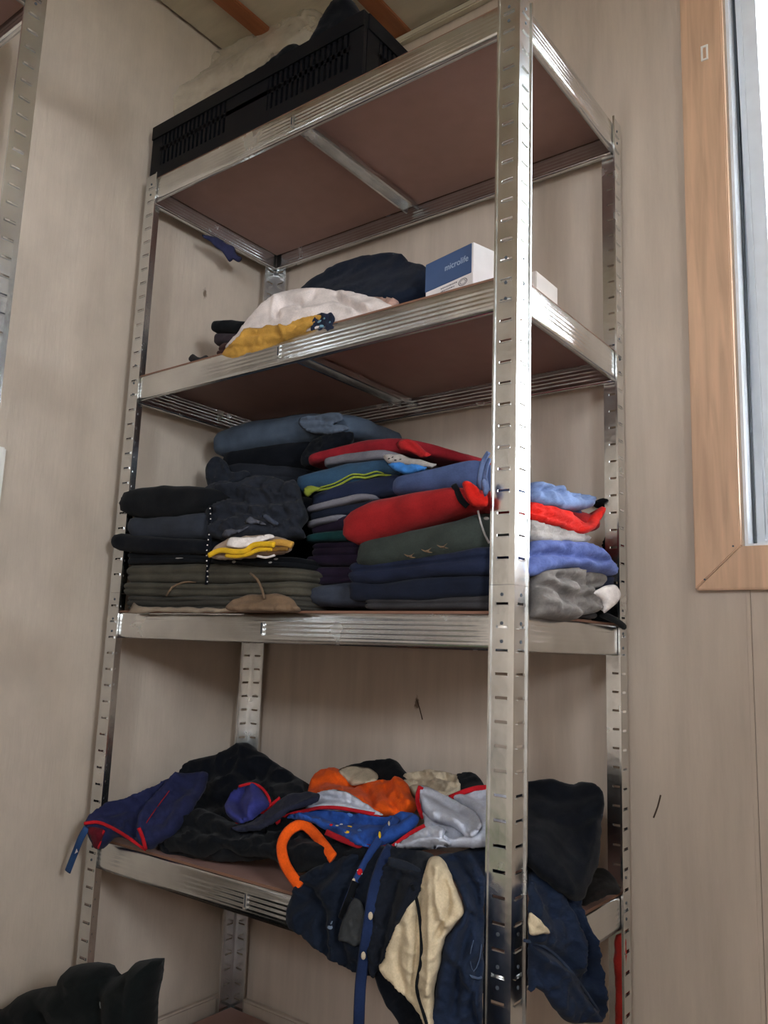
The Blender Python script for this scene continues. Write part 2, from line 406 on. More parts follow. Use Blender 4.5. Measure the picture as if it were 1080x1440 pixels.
def beam(parent, a, b, n_out, ztop):
    "ribbed edge beam from a to b (xy), web facing n_out"
    a, b, n = Vector((*a, 0)), Vector((*b, 0)), Vector((*n_out, 0)); Ln = (b - a).length; d = (b - a) / Ln
    prof = [(-.011, ztop - HB + .005), (-.011, ztop - HB), (0, ztop - HB)]
    R0, R1 = ztop - HB + .0085, ztop - .0105
    M = 32
    prof.append((0, R0 - .001))
    for i in range(M + 1):
        s = i / M; prof.append((('r', s), R0 + (R1 - R0) * s))
    prof += [(0, ztop - .0035), (-.0012, ztop - .001), (-.003, ztop), (-.012, ztop)]
    ns = 40; bm = bmesh.new(); rows = []
    for k in range(ns + 1):
        s = k / ns; x = s * Ln
        amp = .0006 * min(1, max(0, (x - .03) / .03)) * min(1, max(0, (Ln - .03 - x) / .03))
        row = []
        for o_, z in prof:
            if isinstance(o_, tuple): o_ = amp * (0.5 - .5 * math.cos(2 * math.pi * 4 * o_[1]))
            row.append(bm.verts.new(a + d * x + n * o_ + Vector((0, 0, z))))
        rows.append(row)
    for k in range(ns):
        for i in range(len(prof) - 1):
            bm.faces.new((rows[k][i], rows[k + 1][i], rows[k + 1][i + 1], rows[k][i + 1]))
    bmesh.ops.recalc_face_normals(bm, faces=bm.faces[:])
    o = obj('beam', bm, STEEL, parent, smooth=True)
    md = o.modifiers.new('sheet', 'SOLIDIFY'); md.thickness = .0012; md.offset = 0
    return o
unit = empty('shelving_unit', (W / 2, D / 2, 0))
tag(unit, 'tall galvanised steel shelving unit in the corner holding piles of clothes', 'shelving unit')
SEAM = .946
zr = [(0.0, SEAM), (SEAM + .0004, 1.842)]
post(unit, (0, 0, 0), (1, 0, 0), (0, 1, 0), zr, ZS)
post(unit, (W, 0, 0), (-1, 0, 0), (0, 1, 0), zr, ZS)
post(unit, (0, D, 0), (1, 0, 0), (0, -1, 0), zr, ZS)
post(unit, (W, D, 0), (-1, 0, 0), (0, -1, 0), zr, ZS)
for z in ZS:
    i_ = .0022
    fb = beam(unit, (.004, i_), (W - .004, i_), (0, -1), z)
    beam(unit, (W - .004, D - i_), (.004, D - i_), (0, 1), z)
    beam(unit, (i_, D - .004), (i_, .004), (-1, 0), z)
    beam(unit, (W - i_, .004), (W - i_, D - .004), (1, 0), z)
    # folded tab at mid length where the cross bar hooks in
    bm = bmesh.new()
    ubox(bm, (W * .48, 0, 0), (1, 0, 0), (0, -1, 0), -.0035, -.0015, -.001, .0016, z - .034, z - .016)
    ubox(bm, (W * .48, 0, 0), (1, 0, 0), (0, -1, 0), .0015, .0035, -.001, .0016, z - .034, z - .014)
    ubox(bm, (W * .48, 0, 0), (1, 0, 0), (0, -1, 0), -.003, .003, -.001, .003, z - .037, z - .034)
    bmesh.ops.recalc_face_normals(bm, faces=bm.faces[:]); obj('tab', bm, STEEL, fb)
    bm = bmesh.new(); ubox(bm, (W * .48, 0, 0), (1, 0, 0), (0, -1, 0), -.0015, .0015, -.002, -.0006, z - .034, z - .015); obj('tab_slot', bm, GASK, fb)
    # board
    bm = bmesh.new(); box(bm, .006, W - .006, .006, D - .006, z - .0055, z + .0042)
    bmesh.ops.recalc_face_normals(bm, faces=bm.faces[:])
    me = bpy.data.meshes.new('shelf_board'); bm.to_mesh(me); bm.free()
    me.materials.append(HARDB); me.materials.append(BEDGE)
    for p_ in me.polygons:
        if abs(p_.normal.z) < .5: p_.material_index = 1
    obj('shelf_board', me, None, unit)
    # cross bar under the board
    bm = bmesh.new()
    prof = [(-.0175, -.019), (-.0175, -.0225), (-.0135, -.0225), (-.0135, -.010), (.0135, -.010), (.0135, -.0225), (.0175, -.0225), (.0175, -.019)]
    r0 = [bm.verts.new((W * .48 + u, .013, z + h)) for u, h in prof]; r1 = [bm.verts.new((W * .48 + u, D - .013, z + h)) for u, h in prof]
    for i in range(len(prof) - 1): bm.faces.new((r0[i], r1[i], r1[i + 1], r0[i + 1]))
    o = obj('cross_bar', bm, STEEL, unit); md = o.modifiers.new('sheet', 'SOLIDIFY'); md.thickness = .0012; md.offset = 0

# second unit along the left wall: only its nearest post and a dark cloth over its shelf show
U2X, U2Y = .20, -.362
u2 = empty('shelving_unit', (.1, -.8, 0))
tag(u2, 'second galvanised shelving unit along the left wall, cut off by the picture edge', 'shelving unit')
post(u2, (U2X, U2Y, 0), (0, -1, 0), (-1, 0, 0), [(0, SEAM), (SEAM + .0004, 1.98)], [1.93, 1.05])
post(u2, (U2X, U2Y - .9, 0), (0, 1, 0), (-1, 0, 0), [(0, SEAM), (SEAM + .0004, 1.98)], [1.93, 1.05])
post(u2, (LW + .01, U2Y, 0), (0, -1, 0), (1, 0, 0), [(0, SEAM), (SEAM + .0004, 1.98)], [1.93, 1.05])
post(u2, (LW + .01, U2Y - .9, 0), (0, 1, 0), (1, 0, 0), [(0, SEAM), (SEAM + .0004, 1.98)], [1.93, 1.05])
for z in (1.937, 1.40, .95, .50, .07):
    beam(u2, (U2X - .0022, U2Y - .9 + .004), (U2X - .0022, U2Y - .004), (1, 0), z)
    beam(u2, (LW + .0122, U2Y - .004), (LW + .0122, U2Y - .896), (-1, 0), z)
    beam(u2, (U2X - .004, U2Y - .0022), (LW + .014, U2Y - .0022), (0, 1), z)
    beam(u2, (LW + .014, U2Y - .8978), (U2X - .004, U2Y - .8978), (0, -1), z)
    boxo('shelf_board', (LW + .016, U2X - .006, U2Y - .894, U2Y - .006, z - .0055, z + .0042), HARDB, u2)

# ---------------------------------------------------------------- cloth builders
def catmull(P, closed, step):
    P = np.array(P, float); n = len(P); out = []
    rng = range(n) if closed else range(n - 1)
    for i in rng:
        if closed: a, b, c, d = P[(i - 1) % n], P[i], P[(i + 1) % n], P[(i + 2) % n]
        else: a, b, c, d = P[max(i - 1, 0)], P[i], P[i + 1], P[min(i + 2, n - 1)]
        L_ = np.linalg.norm((c - b)[:2]); m = max(2, int(L_ / step))
        for k in range(m):
            t = k / m; t2, t3 = t * t, t * t * t
            out.append(.5 * ((2 * b) + (-a + c) * t + (2 * a - 5 * b + 4 * c - d) * t2 + (-a + 3 * b - 3 * c + d) * t3))
    if not closed: out.append(P[-1])
    return np.array(out)
def segdist(Q, A, B):
    AB = B - A; l2 = (AB * AB).sum(1) + 1e-9
    d = Q[:, None, :] - A[None]; t = np.clip((d * AB[None]).sum(2) / l2[None], 0, 1)
    return np.sqrt(((d - t[..., None] * AB[None]) ** 2).sum(2)).min(1)
def inside(Q, P):
    r = np.zeros(len(Q), bool); n = len(P)
    for i in range(n):
        a, b = P[i], P[(i + 1) % n]
        c = (a[1] > Q[:, 1]) != (b[1] > Q[:, 1])
        x = (b[0] - a[0]) * (Q[:, 1] - a[1]) / (b[1] - a[1] + 1e-12) + a[0]
        r ^= c & (Q[:, 0] < x)
    return r
FRONT = Vector((.45, -.85, .12)).normalized()
def puff(name, outline, mat, parent=None, thick=.03, back=.02, edge=16, creases=(), wr=(.004, 16), aniso=(1, 1, 1), inner=(), step=4, dirv=None, seed=0, fine=.0012, on=None, gap=.002, jag=1.0):
    """soft crumpled garment: traced edge points (px, py, depth) placed at their own distance in the room,
    filled, swollen to front and back, with folds along crease lines"""
    dv = np.array(dirv if dirv is not None else FRONT); dv = dv / np.linalg.norm(dv)
    B3 = np.array([(x, y, tdepth(x, y, d)) for x, y, d in outline])
    B = catmull(B3, True, step)
    if jag:
        for i in range(len(B)):
            v = Vector((B[i, 0] * .07, B[i, 1] * .07, seed * 3.1)); B[i, 0] += jag * 2.2 * noise.noise(v); B[i, 1] += jag * 2.2 * noise.noise(v + Vector((9, 4, 2)))
    P2 = B[:, :2]
    lo, hi = P2.min(0), P2.max(0)
    rr = random.Random(seed + 11)
    G = []
    yy = lo[1]; row = 0
    while yy < hi[1]:
        xx = lo[0] + (step / 2 if row % 2 else 0)
        while xx < hi[0]:
            G.append((xx + rr.uniform(-.2, .2) * step, yy + rr.uniform(-.2, .2) * step)); xx += step
        yy += step * .87; row += 1
    G = np.array(G); G = G[inside(G, P2)]
    A_, B_ = P2, np.roll(P2, -1, 0)
    d = segdist(G, A_, B_); G = G[d > step * .55]
    allp = np.vstack([P2, G]); nb = len(P2)
    vo, eo, fo, ov, oe, of = delaunay_2d_cdt([Vector(p) for p in allp], [(i, (i + 1) % nb) for i in range(nb)], [list(range(nb))], 1, 1e-5)
    Q = np.array([(v.x, v.y) for v in vo])
    d = segdist(Q, A_, B_)
    src = np.vstack([B] + ([np.array([(x, y, tdepth(x, y, q)) for x, y, q in inner])] if len(inner) else []))
    wts = np.ones(len(src)); wts[nb:] = 25
    dd = ((Q[:, None, :] - src[None, :, :2]) ** 2).sum(2) + 2.0
    w = wts[None] / dd ** 1.3
    tt = (w * src[None, :, 2]).sum(1) / w.sum(1)
    onb = d < .05
    if onb.any():
        nn = dd[onb][:, :nb].argmin(1); tt[onb] = B[nn, 2]
    if on:
        for i in range(len(Q)):
            r = hit(on, *Q[i])
            if r: tt[i] = min(tt[i], r[0] - gap - back)
    V = np.array([CAM + tt[i] * ray(*Q[i]) for i in range(len(Q))])
    s = np.clip(d / edge, 0, 1); prof = np.sqrt(np.maximum(0, 1 - (1 - s) ** 2))
    h = thick * prof
    mask = np.clip(d / (edge * .6), 0, 1)
    for pts, amp, wid in creases:
        C = catmull([(x, y, 0) for x, y in pts], False, 4)[:, :2]
        h = h + amp * np.exp(-(segdist(Q, C[:-1], C[1:]) / wid) ** 2) * mask
    off = Vector((seed * 7.3, seed * 1.7, 3.1)); an = np.array(aniso)
    for i in range(len(Q)):
        if mask[i] > 0:
            v = V[i] * an
            vv = Vector(v); wq = vv + .012 * Vector((noise.noise(vv * 22 + off), noise.noise(vv * 22 - off), noise.noise(vv * 19 + off)))
            n1 = noise.noise(wq * wr[1] + off); n2 = (1 - min(1, 2.4 * abs(noise.noise(wq * wr[1] * 1.5 + off * 2)))) ** 1.5
            n4 = (1 - min(1, 2.4 * abs(noise.noise(wq * wr[1] * 3.1 + off * 3)))) ** 1.5; n3 = noise.noise(Vector(V[i]) * 95 + off)
            h[i] += mask[i] * (wr[0] * 1.1 * n1 + wr[0] * 1.05 * (n2 - .35) + wr[0] * .45 * (n4 - .35) + fine * n3)
    h = np.maximum(h, 0)
    vf = V + h[:, None] * dv
    vb = V - (back * prof)[:, None] * dv
    verts = [tuple(v) for v in vf]; idx = {}
    for i in range(len(Q)):
        if onb[i]: idx[i] = i
        else: idx[i] = len(verts); verts.append(tuple(vb[i]))
    faces = []
    for f in fo:
        f = list(f); faces.append(f)
        g_ = [idx[i] for i in f][::-1]
        if set(g_) != set(f): faces.append(g_)
    me = bpy.data.meshes.new(name); me.from_pydata(verts, [], faces); me.validate()
    bm = bmesh.new(); bm.from_mesh(me); bmesh.ops.recalc_face_normals(bm, faces=bm.faces[:]); bm.to_mesh(me); bm.free()
    return obj(name, me, mat, parent, smooth=True)
def ribbon(name, pts, mat, parent=None, width=.01, thick=.002, normal=None, step=6, lift=0.0, on=None):
    "flat tape or cord swept along (px, py, depth) points"
    nv = Vector(normal if normal is not None else FRONT).normalized()
    B = catmull([(x, y, tdepth(x, y, d)) for x, y, d in pts], False, step)
    if on:
        tt = np.array([(lambda r: r[0] - .0015 if r else np.nan)(hit(on, b[0], b[1])) for b in B])
        ok = ~np.isnan(tt)
        if ok.any():
            tt = np.interp(np.arange(len(B)), np.arange(len(B))[ok], tt[ok]); tp = np.pad(tt, 2, 'edge')
            k5 = np.convolve(tp, np.ones(5) / 5, 'valid'); B[:, 2] = np.convolve(np.pad(np.minimum(tt, k5), 3, 'edge'), np.ones(7) / 7, 'valid') - .001
    P = [Vector((CAM + b[2] * ray(b[0], b[1])).tolist()) + nv * lift for b in B]
    bm = bmesh.new(); rows = []; n = len(P); K = 8
    for i in range(n):
        t = (P[min(i + 1, n - 1)] - P[max(i - 1, 0)]).normalized()
        s = t.cross(nv).normalized(); u = s.cross(t).normalized()
        rows.append([bm.verts.new(P[i] + s * (math.cos(a) * width / 2) + u * (math.sin(a) * thick)) for a in [2 * math.pi * k / K for k in range(K)]])
    for i in range(n - 1):
        for k in range(K): bm.faces.new((rows[i][k], rows[i][(k + 1) % K], rows[i + 1][(k + 1) % K], rows[i + 1][k]))
    bm.faces.new(rows[0]); bm.faces.new(rows[-1][::-1])
    bmesh.ops.recalc_face_normals(bm, faces=bm.faces[:])
    return obj(name, bm, mat, parent, smooth=True)
from mathutils.bvhtree import BVHTree
_bvh = {}
def bvh(o):
    if o.name not in _bvh:
        me = o.data; _bvh[o.name] = BVHTree.FromPolygons([v.co for v in me.vertices], [p.vertices for p in me.polygons])
    return _bvh[o.name]
def hit(objs, px, py):
    "nearest surface point of the given garments seen at a photo pixel: (distance along ray, point, normal)"
    v = Vector(ray(px, py).tolist()); best = None
    for o in objs:
        r = bvh(o).ray_cast(Vector(CAM.tolist()), v.normalized())
        if r[0] is not None and (best is None or r[3] < best[0]): best = (r[3], r[0], r[1])
    if best is None: return None
    n = best[2] if best[2].dot(v) < 0 else -best[2]
    return best[0] / v.length, best[1], n
def spot(name, on, px, py, mat, parent, a, b, h=.0012, d=0):
    "small flat printed or sewn mark lying on a garment"
    r = hit(on, px, py)
    if r: p, n = r[1], r[2]
    else: p, n = Vector(at(px, py, d).tolist()), FRONT
    q = n.to_track_quat('Z', 'Y').to_matrix().to_4x4()
    bm = bmesh.new(); bmesh.ops.create_icosphere(bm, subdivisions=2, radius=1, matrix=Matrix.Translation(p) @ q @ Matrix.Diagonal((a, b, h, 1)))
    return obj(name, bm, mat, parent, True)
def slab(name, prof, yf, depth, mat, parent=None, layers=2, seed=0, skew=0.0, dzb=0.0, x1=None, wob=.008, puffy=.0, nose=.9, wrk=.0025, world=False):
    """folded garment: a stack of cloth layers with rounded folds.
    prof: (px, top_py, bottom_py) along its front fold on the plane Y=yf; it runs back by depth"""
    X, ZT, ZB = [], [], []
    for px, ty, by in prof:
        if world: X.append(px); ZT.append(ty); ZB.append(by); continue
        a, b = at(px, ty, yf), at(px, by, yf); X.append((a[0] + b[0]) / 2); ZT.append(a[2]); ZB.append(b[2])
    if x1 is not None:
        X.append(x1); ZT.append(ZT[-1]); ZB.append(ZB[-1])
    X = np.array(X)
    xs = np.linspace(X[0], X[-1], 60)
    def sm(Z):
        y = np.interp(xs, X, Z); k = np.ones(9) / 9; return np.convolve(np.pad(y, 4, 'edge'), k, 'valid')
    zt, zb = sm(ZT), sm(ZB)
    th = float(np.mean(zt - zb)); R = min(th / 2 * nose, depth * .3)
    rr = random.Random(seed)
    x0, xe, y0, y1 = X[0] + R, X[-1] - R, yf + R, yf + depth - R
    cr = min(.02, (xe - x0) / 3, (y1 - y0) / 3)
    per = []
    def arc(cx, cy, a0):
        for k in range(5):
            a = a0 + k / 4 * math.pi / 2; per.append((cx + cr * math.cos(a), cy + cr * math.sin(a), math.cos(a), math.sin(a)))
    def line(p, q, nx, ny, m):
        for k in range(1, m): per.append((p[0] + (q[0] - p[0]) * k / m, p[1] + (q[1] - p[1]) * k / m, nx, ny))
    mL, mD = max(6, int((xe - x0) / .008)), max(6, int(depth / .011))
    arc(x0 + cr, y0 + cr, math.pi); line((x0 + cr, y0), (xe - cr, y0), 0, -1, mL)
    arc(xe - cr, y0 + cr, 1.5 * math.pi); line((xe, y0 + cr), (xe, y1 - cr), 1, 0, mD)
    arc(xe - cr, y1 - cr, 0); line((xe - cr, y1), (x0 + cr, y1), 0, 1, mL)
    arc(x0 + cr, y1 - cr, math.pi / 2); line((x0, y1 - cr), (x0, y0 + cr), -1, 0, mD)
    cut = np.cumsum([rr.uniform(.7, 1.3) for _ in range(layers)]); cut = np.concatenate([[0], cut / cut[-1]])
    lo_ = [rr.uniform(-.35, .15) * R for _ in range(layers)]
    sec = []                                             # (w 0..1 bottom to top, outward offset, layer)
    for l in range(layers):
        m = 7
        for k in range(m + (1 if l == layers - 1 else 0)):
            u = k / m; w = cut[l] + (cut[l + 1] - cut[l]) * u
            e = max(0, 1 - abs(2 * w - 1) ** 2.6) ** .5
            bl = math.sqrt(max(0, 1 - (2 * u - 1) ** 2)) if layers > 1 else 1
            sec.append((w, e, bl, l))
    cx, cy = (x0 + xe) / 2, (y0 + y1) / 2
    off = Vector((seed * 3.7 + 1, seed * 2.1, seed * .9))
    rings = []
    def zmap(x, y, w):
        f = (y - yf) / depth
        a, b = np.interp(x, xs, zt), np.interp(x, xs, zb)
        a += dzb * f; b += dzb * f
        return b + (a - b) * w
    def shift(x, y, z):
        v = Vector((x, y, z))
        return wob * noise.noise(v * 13 + off), wob * noise.noise(v * 11 + off * 2)
    NC = 7
    def cap(w, ks):
        for s in ks:
            ring = []
            for (px, py, nx, ny) in per:
                x, y = cx + (px - cx) * s, cy + (py - cy) * s
                z = zmap(x, y, w)
                bul = (1 - s ** 4) * puffy * (1 if w > .5 else -.2)
                n1 = noise.noise(Vector((x * 9, y * 20, seed)) + off) + .6 * (1 - 2 * abs(noise.noise(Vector((x * 22, y * 30, seed)) + off)))
                z += bul + (wrk * n1 * (1 if w > .5 else .3))
                dx, dy = shift(x, y, z)
                ring.append((x + skew * (y - yf) + dx, y + dy, z))
            rings.append(ring)
    cap(0, [i / NC for i in range(1, NC)])
    for (w, e, bl, l) in sec:
        ring = []
        for (px, py, nx, ny) in per:
            r_ = R * e + (bl - 1) * min(R * .55, .006) + lo_[l] * e * (.6 + .8 * noise.noise(Vector((px * 6, py * 6, l * 3.3 + seed))))
            x, y = px + nx * r_, py + ny * r_
            ww = w + .05 / layers * noise.noise(Vector((px * 18, py * 18, l + seed)))
            z = zmap(x, y, ww)
            dx, dy = shift(x, y, z)
            f_ = .0012 * noise.noise(Vector((x, y, z)) * 80) + .0035 * ((1 - min(1, 2.2 * abs(noise.noise(Vector((x * 9, y * 9, z * 42)) + off)))) ** 1.5 - .4) * min(1, R / .012)
            ring.append((x + skew * (y - yf) + dx + nx * f_, y + dy + ny * f_, z))
        rings.append(ring)
    cap(1, [i / NC for i in range(NC - 1, 0, -1)])
    n = len(per); verts = [v for r_ in rings for v in r_]
    faces = [(k * n + i, k * n + (i + 1) % n, (k + 1) * n + (i + 1) % n, (k + 1) * n + i) for k in range(len(rings) - 1) for i in range(n)]
    faces += [list(range(n))[::-1], [(len(rings) - 1) * n + i for i in range(n)]]
    me = bpy.data.meshes.new(name); me.from_pydata(verts, [], faces); me.validate()
    bm = bmesh.new(); bm.from_mesh(me); bmesh.ops.recalc_face_normals(bm, faces=bm.faces[:]); bm.to_mesh(me); bm.free()
    return obj(name, me, mat, parent, smooth=True)

# ---------------------------------------------------------------- colours of the clothes
BLK = fabric((17, 19, 23)); BLK2 = fabric((14, 17, 24)); CHAR = fabric((50, 54, 63), twill=True); CHAR2 = fabric((38, 41, 49), twill=True)
OLIVE = fabric((76, 72, 62)); OLIVE2 = fabric((62, 59, 53)); JGREY = fabric((78, 90, 106), twill=True)
NAVY = fabric((34, 42, 66)); NAVY2 = fabric((26, 31, 46)); DENIM = fabric((98, 114, 152), twill=True, weave=300); DENIM2 = fabric((30, 40, 60), twill=True, weave=300)
RED = fabric((206, 36, 28)); DRED = fabric((140, 30, 40)); LIME = fabric((144, 156, 58)); STEELB = fabric((50, 78, 104)); TEAL = fabric((26, 66, 68))
PURP = fabric((38, 28, 46)); GREY = fabric((116, 114, 122)); LGREY = fabric((170, 164, 160)); WHITE = fabric((232, 222, 218)); CREAM = fabric((206, 188, 158), bump=.12, var=.1)
MUST = fabric((198, 150, 70)); YEL = fabric((230, 182, 40)); SKY = fabric((66, 132, 206)); DGREEN = fabric((56, 62, 58)); SLATE = fabric((62, 68, 82))
KNIT = fabric((128, 122, 118), weave=260, bump=.6); TAPE = fabric((186, 28, 38)); ORANGE = fabric((236, 90, 22)); BLUEP = fabric((42, 78, 152))
TAN = fabric((118, 96, 76)); STRIPE = fabric((196, 200, 214), weave=300, bump=.15, var=.1); BEIGE = fabric((192, 176, 152)); VIOL = fabric((56, 60, 128)); STITCH = fabric((72, 86, 110))
CL = 'clothing'
def thing(o, label, cat=CL, group=None):
    return tag(o, label, cat, group)

# ---------------------------------------------------------------- shelf with folded stacks (left stack)
GL, GM, GR = 'folded clothes in the left stack', 'folded clothes in the middle stack', 'folded clothes in the right stack'
LS = []
def left(o, label):
    LS.append(o); return thing(o, label, group=GL)
left(slab('folded_trousers', [(168, 836, 857), (230, 838, 858), (300, 836, 858), (420, 836, 858)], -.002, .30, OLIVE2, layers=3, seed=1), 'dark olive folded trousers at the bottom of the left stack')
left(slab('folded_trousers', [(166, 817, 838), (230, 818, 840), (310, 820, 839), (418, 815, 838)], -.004, .29, OLIVE, layers=2, seed=2), 'olive folded trousers second from the bottom of the left stack')
left(slab('folded_trousers', [(168, 793, 819), (240, 791, 820), (300, 790, 822), (416, 798, 817)], -.003, .30, OLIVE, layers=2, seed=3), 'olive brown folded trousers under the thin black garment in the left stack')
t = left(slab('folded_shirt', [(168, 775, 794), (240, 776, 792), (300, 782, 792), (412, 782, 799)], -.004, .28, BLK, layers=2, seed=4), 'thin black folded garment with white specks right under the yellow one')
for px, py, a, b in ((316, 786, .006, .0028), (329, 790, .005, .0026), (388, 786, .005, .002), (252, 785, .010, .0022), (380, 791, .004, .002)):
    spot('white_print', [t], px, py, LGREY, t, a, b)
left(slab('folded_trousers', [(146, 748, 771), (175, 750, 776), (240, 756, 778), (296, 757, 777)], -.020, .24, BLK2, layers=1, seed=5), 'black folded garment with its rounded fold sticking out left, below the charcoal one')
left(slab('folded_jeans', [(168, 724, 756), (220, 724, 759), (297, 716, 757)], -.012, .26, CHAR, layers=1, seed=6, nose=.8), 'charcoal folded jeans in the left stack between two black garments')
left(slab('folded_trousers', [(154, 688, 717), (185, 683, 727), (240, 680, 725), (300, 684, 712)], -.022, .25, BLK, layers=1, seed=7), 'black folded garment on top of the left stack, bulging at its left fold')
ct_ = thing(puff('crumpled_trousers', [(286, 690, .015), (310, 676, .02), (332, 678, .03), (352, 670, .05), (384, 670, .06), (402, 678, .055), (414, 676, .05), (424, 700, .04), (430, 718, .03), (420, 736, .015), (426, 750, .01), (392, 758, -.002), (360, 754, -.008), (330, 758, -.012), (296, 754, -.01), (290, 724, -.002)], CHAR2, thick=.016, back=.05, edge=10,
      creases=[([(292, 706), (330, 700), (356, 710), (416, 704)], -.014, 5), ([(300, 732), (345, 722), (370, 730), (420, 726)], -.012, 5), ([(330, 686), (365, 696), (410, 690)], .008, 5), ([(310, 716), (350, 716), (390, 720)], .008, 4), ([(368, 690), (376, 704), (372, 722)], -.010, 4), ([(400, 684), (396, 706), (410, 740)], -.010, 4)], wr=(.008, 30), aniso=(1, 1, 2), step=3, seed=3),
      'dark charcoal crumpled trousers between left stack and middle stack')
LS.append(ct_)
for k, o_ in enumerate(([(312, 753, -.02), (317, 745, -.02), (326, 743, -.02), (334, 746, -.02), (352, 739, -.02), (340, 748, -.02), (322, 755, -.02)], [(344, 736, -.02), (352, 726, -.02), (358, 730, -.02), (374, 737, -.02), (357, 736, -.02)], [(368, 726, -.02), (378, 724, -.02), (392, 736, -.02), (386, 740, -.02)])):
    puff('pale_lining', o_, fabric((82, 84, 94)) if k < 2 else SLATE, ct_, thick=.003, back=.002, edge=5, wr=(.003, 60), step=3, seed=4 + k, on=[ct_], gap=.0)
# yellow and white shirt: bands of folded cloth
t = left(puff('folded_shirt', [(294, 780, -.025), (300, 770, -.02), (322, 757, -.012), (348, 752, -.01), (380, 752, -.008), (408, 762, -.010), (404, 776, -.016), (372, 782, -.02), (336, 786, -.024), (304, 785, -.028)], fabric((170, 148, 130)), thick=.006, back=.02, edge=7, wr=(.002, 40), step=3, seed=5), 'yellow and white shirt folded in the left stack beside the dotted cord')
puff('white_front', [(318, 768, -.036), (322, 758, -.03), (330, 755, -.03), (352, 755, -.028), (380, 751, -.026), (386, 756, -.026), (368, 762, -.032), (356, 768, -.032), (344, 772, -.034), (330, 771, -.036)], WHITE, t, thick=.004, back=.002, edge=4, creases=[([(330, 766), (352, 760), (380, 754)], -.004, 2.5)], wr=(.002, 50), step=2.5, seed=6, on=[t], gap=0, jag=.5)
ribbon('yellow_fold', [(294, 781, -.04), (306, 775, -.04), (316, 774, -.04), (330, 776, -.04), (345, 775, -.04), (356, 767, -.04), (372, 765, -.04), (386, 766, -.04)], YEL, t, .010, .0035, step=3)
ribbon('yellow_fold', [(318, 781, -.038), (334, 782, -.038), (350, 779, -.038), (364, 773, -.038), (384, 772, -.036)], YEL, t, .008, .003, step=3)
ribbon('mustard_cuff', [(372, 768, -.036), (388, 763, -.034), (402, 764, -.032), (411, 767, -.03)], MUST, t, .012, .004, step=3)
ribbon('mustard_cuff', [(376, 775, -.036), (392, 772, -.034), (405, 772, -.032)], fabric((132, 96, 44)), t, .007, .003, step=3)
ribbon('white_hem', [(362, 782, -.034), (374, 784, -.034), (386, 781, -.034)], WHITE, t, .004, .002, step=3)
t = ribbon('dotted_cord', [(296, 712, -.03), (294, 742, -.034), (296, 772, -.036), (292, 800, -.03), (290, 822, -.028)], BLK2, width=.006, thick=.0025, on=LS)
thing(t, 'black cord with white dots hanging down the left stack', 'cord')
for i in range(15):
    f = i / 14; px = 295.5 - 5.5 * f + 1.6 * math.sin(8 * f); py = 715 + 103 * f
    spot('dot', [t], px, py, WHITE, t, .0014, .0014, .0008, -.034)
t = puff('straw_cap', [(318, 856, -.03), (326, 845, -.025), (340, 839, -.015), (362, 836, -.012), (392, 835, -.008), (410, 842, -.012), (418, 852, -.018), (419, 859, -.02), (370, 860, -.03), (330, 860, -.032)], TAN, thick=.010, back=.03, edge=8, creases=[([(324, 851), (350, 845), (380, 848), (414, 848)], -.006, 3), ([(336, 856), (372, 853), (410, 856)], -.004, 2.5)], wr=(.003, 40), step=3, seed=8)
thing(t, 'tan woven cap lying at the foot of the left stack', 'cap')
ribbon('strap', [(352, 806, -.016), (362, 815, -.020), (368, 828, -.022), (372, 842, -.026)], TAN, t, .004, .0015)
thing(ribbon('tan_strap', [(234, 838, -.012), (242, 826, -.014), (258, 819, -.012), (276, 818, -.008)], TAN, width=.004, thick=.0015, on=LS), 'thin tan strap curling out of the olive trousers', 'strap')
thing(puff('cream_cloth', [(182, 858, -.012), (188, 847, -.010), (200, 853, -.014), (250, 854, -.012), (330, 856, -.014), (330, 861, -.016), (250, 861, -.016), (186, 862, -.016)], fabric((150, 134, 116)), thick=.003, back=.01, edge=3, wr=(.001, 40), step=3, seed=9), 'thin cream cloth edge peeping out under the left stack', 'cloth')

# ---------------------------------------------------------------- rear left stack
GB = 'folded clothes in the rear stack'
thing(slab('folded_trousers', [(268, 690, 800), (340, 690, 800), (425, 690, 800)], .17, .2, BLK2, layers=4, seed=10), 'black folded garments at the back behind the left stack', group=GB)
rj = thing(slab('folded_jersey', [(286, 650, 690), (340, 644, 690), (430, 655, 690)], .19, .18, CHAR2, layers=2, seed=11), 'dark grey folded jersey in the rear stack under the black one', group=GB)
thing(slab('folded_jersey', [(302, 632, 662), (360, 622, 660), (440, 612, 656)], .195, .18, BLK2, layers=1, seed=12), 'black folded jersey in the rear stack under the blue-grey jeans', group=GB)
t = slab('folded_jeans', [(285, 607, 638), (340, 589, 634), (420, 577, 618), (494, 578, 608)], .185, .19, JGREY, layers=1, seed=13, nose=.9)
thing(t, 'blue-grey folded jeans topping the rear stack, almost touching the shelf above', group=GB)
puff('turned_up_hem', [(420, 592, .17), (430, 585, .17), (450, 583, .17), (478, 580, .17), (483, 590, .17), (470, 596, .17), (488, 598, .17), (490, 606, .17), (462, 612, .17), (436, 610, .17), (424, 602, .17)], fabric((92, 103, 119), twill=True), t, thick=.007, back=.002, edge=5, creases=[([(422, 594), (446, 592), (466, 594), (484, 588)], -.008, 2.5), ([(426, 604), (450, 602), (488, 602)], -.007, 2.5), ([(428, 589), (456, 587), (478, 584)], .004, 2.5)], wr=(.002, 60), step=2.5, seed=14, on=[t], gap=0)
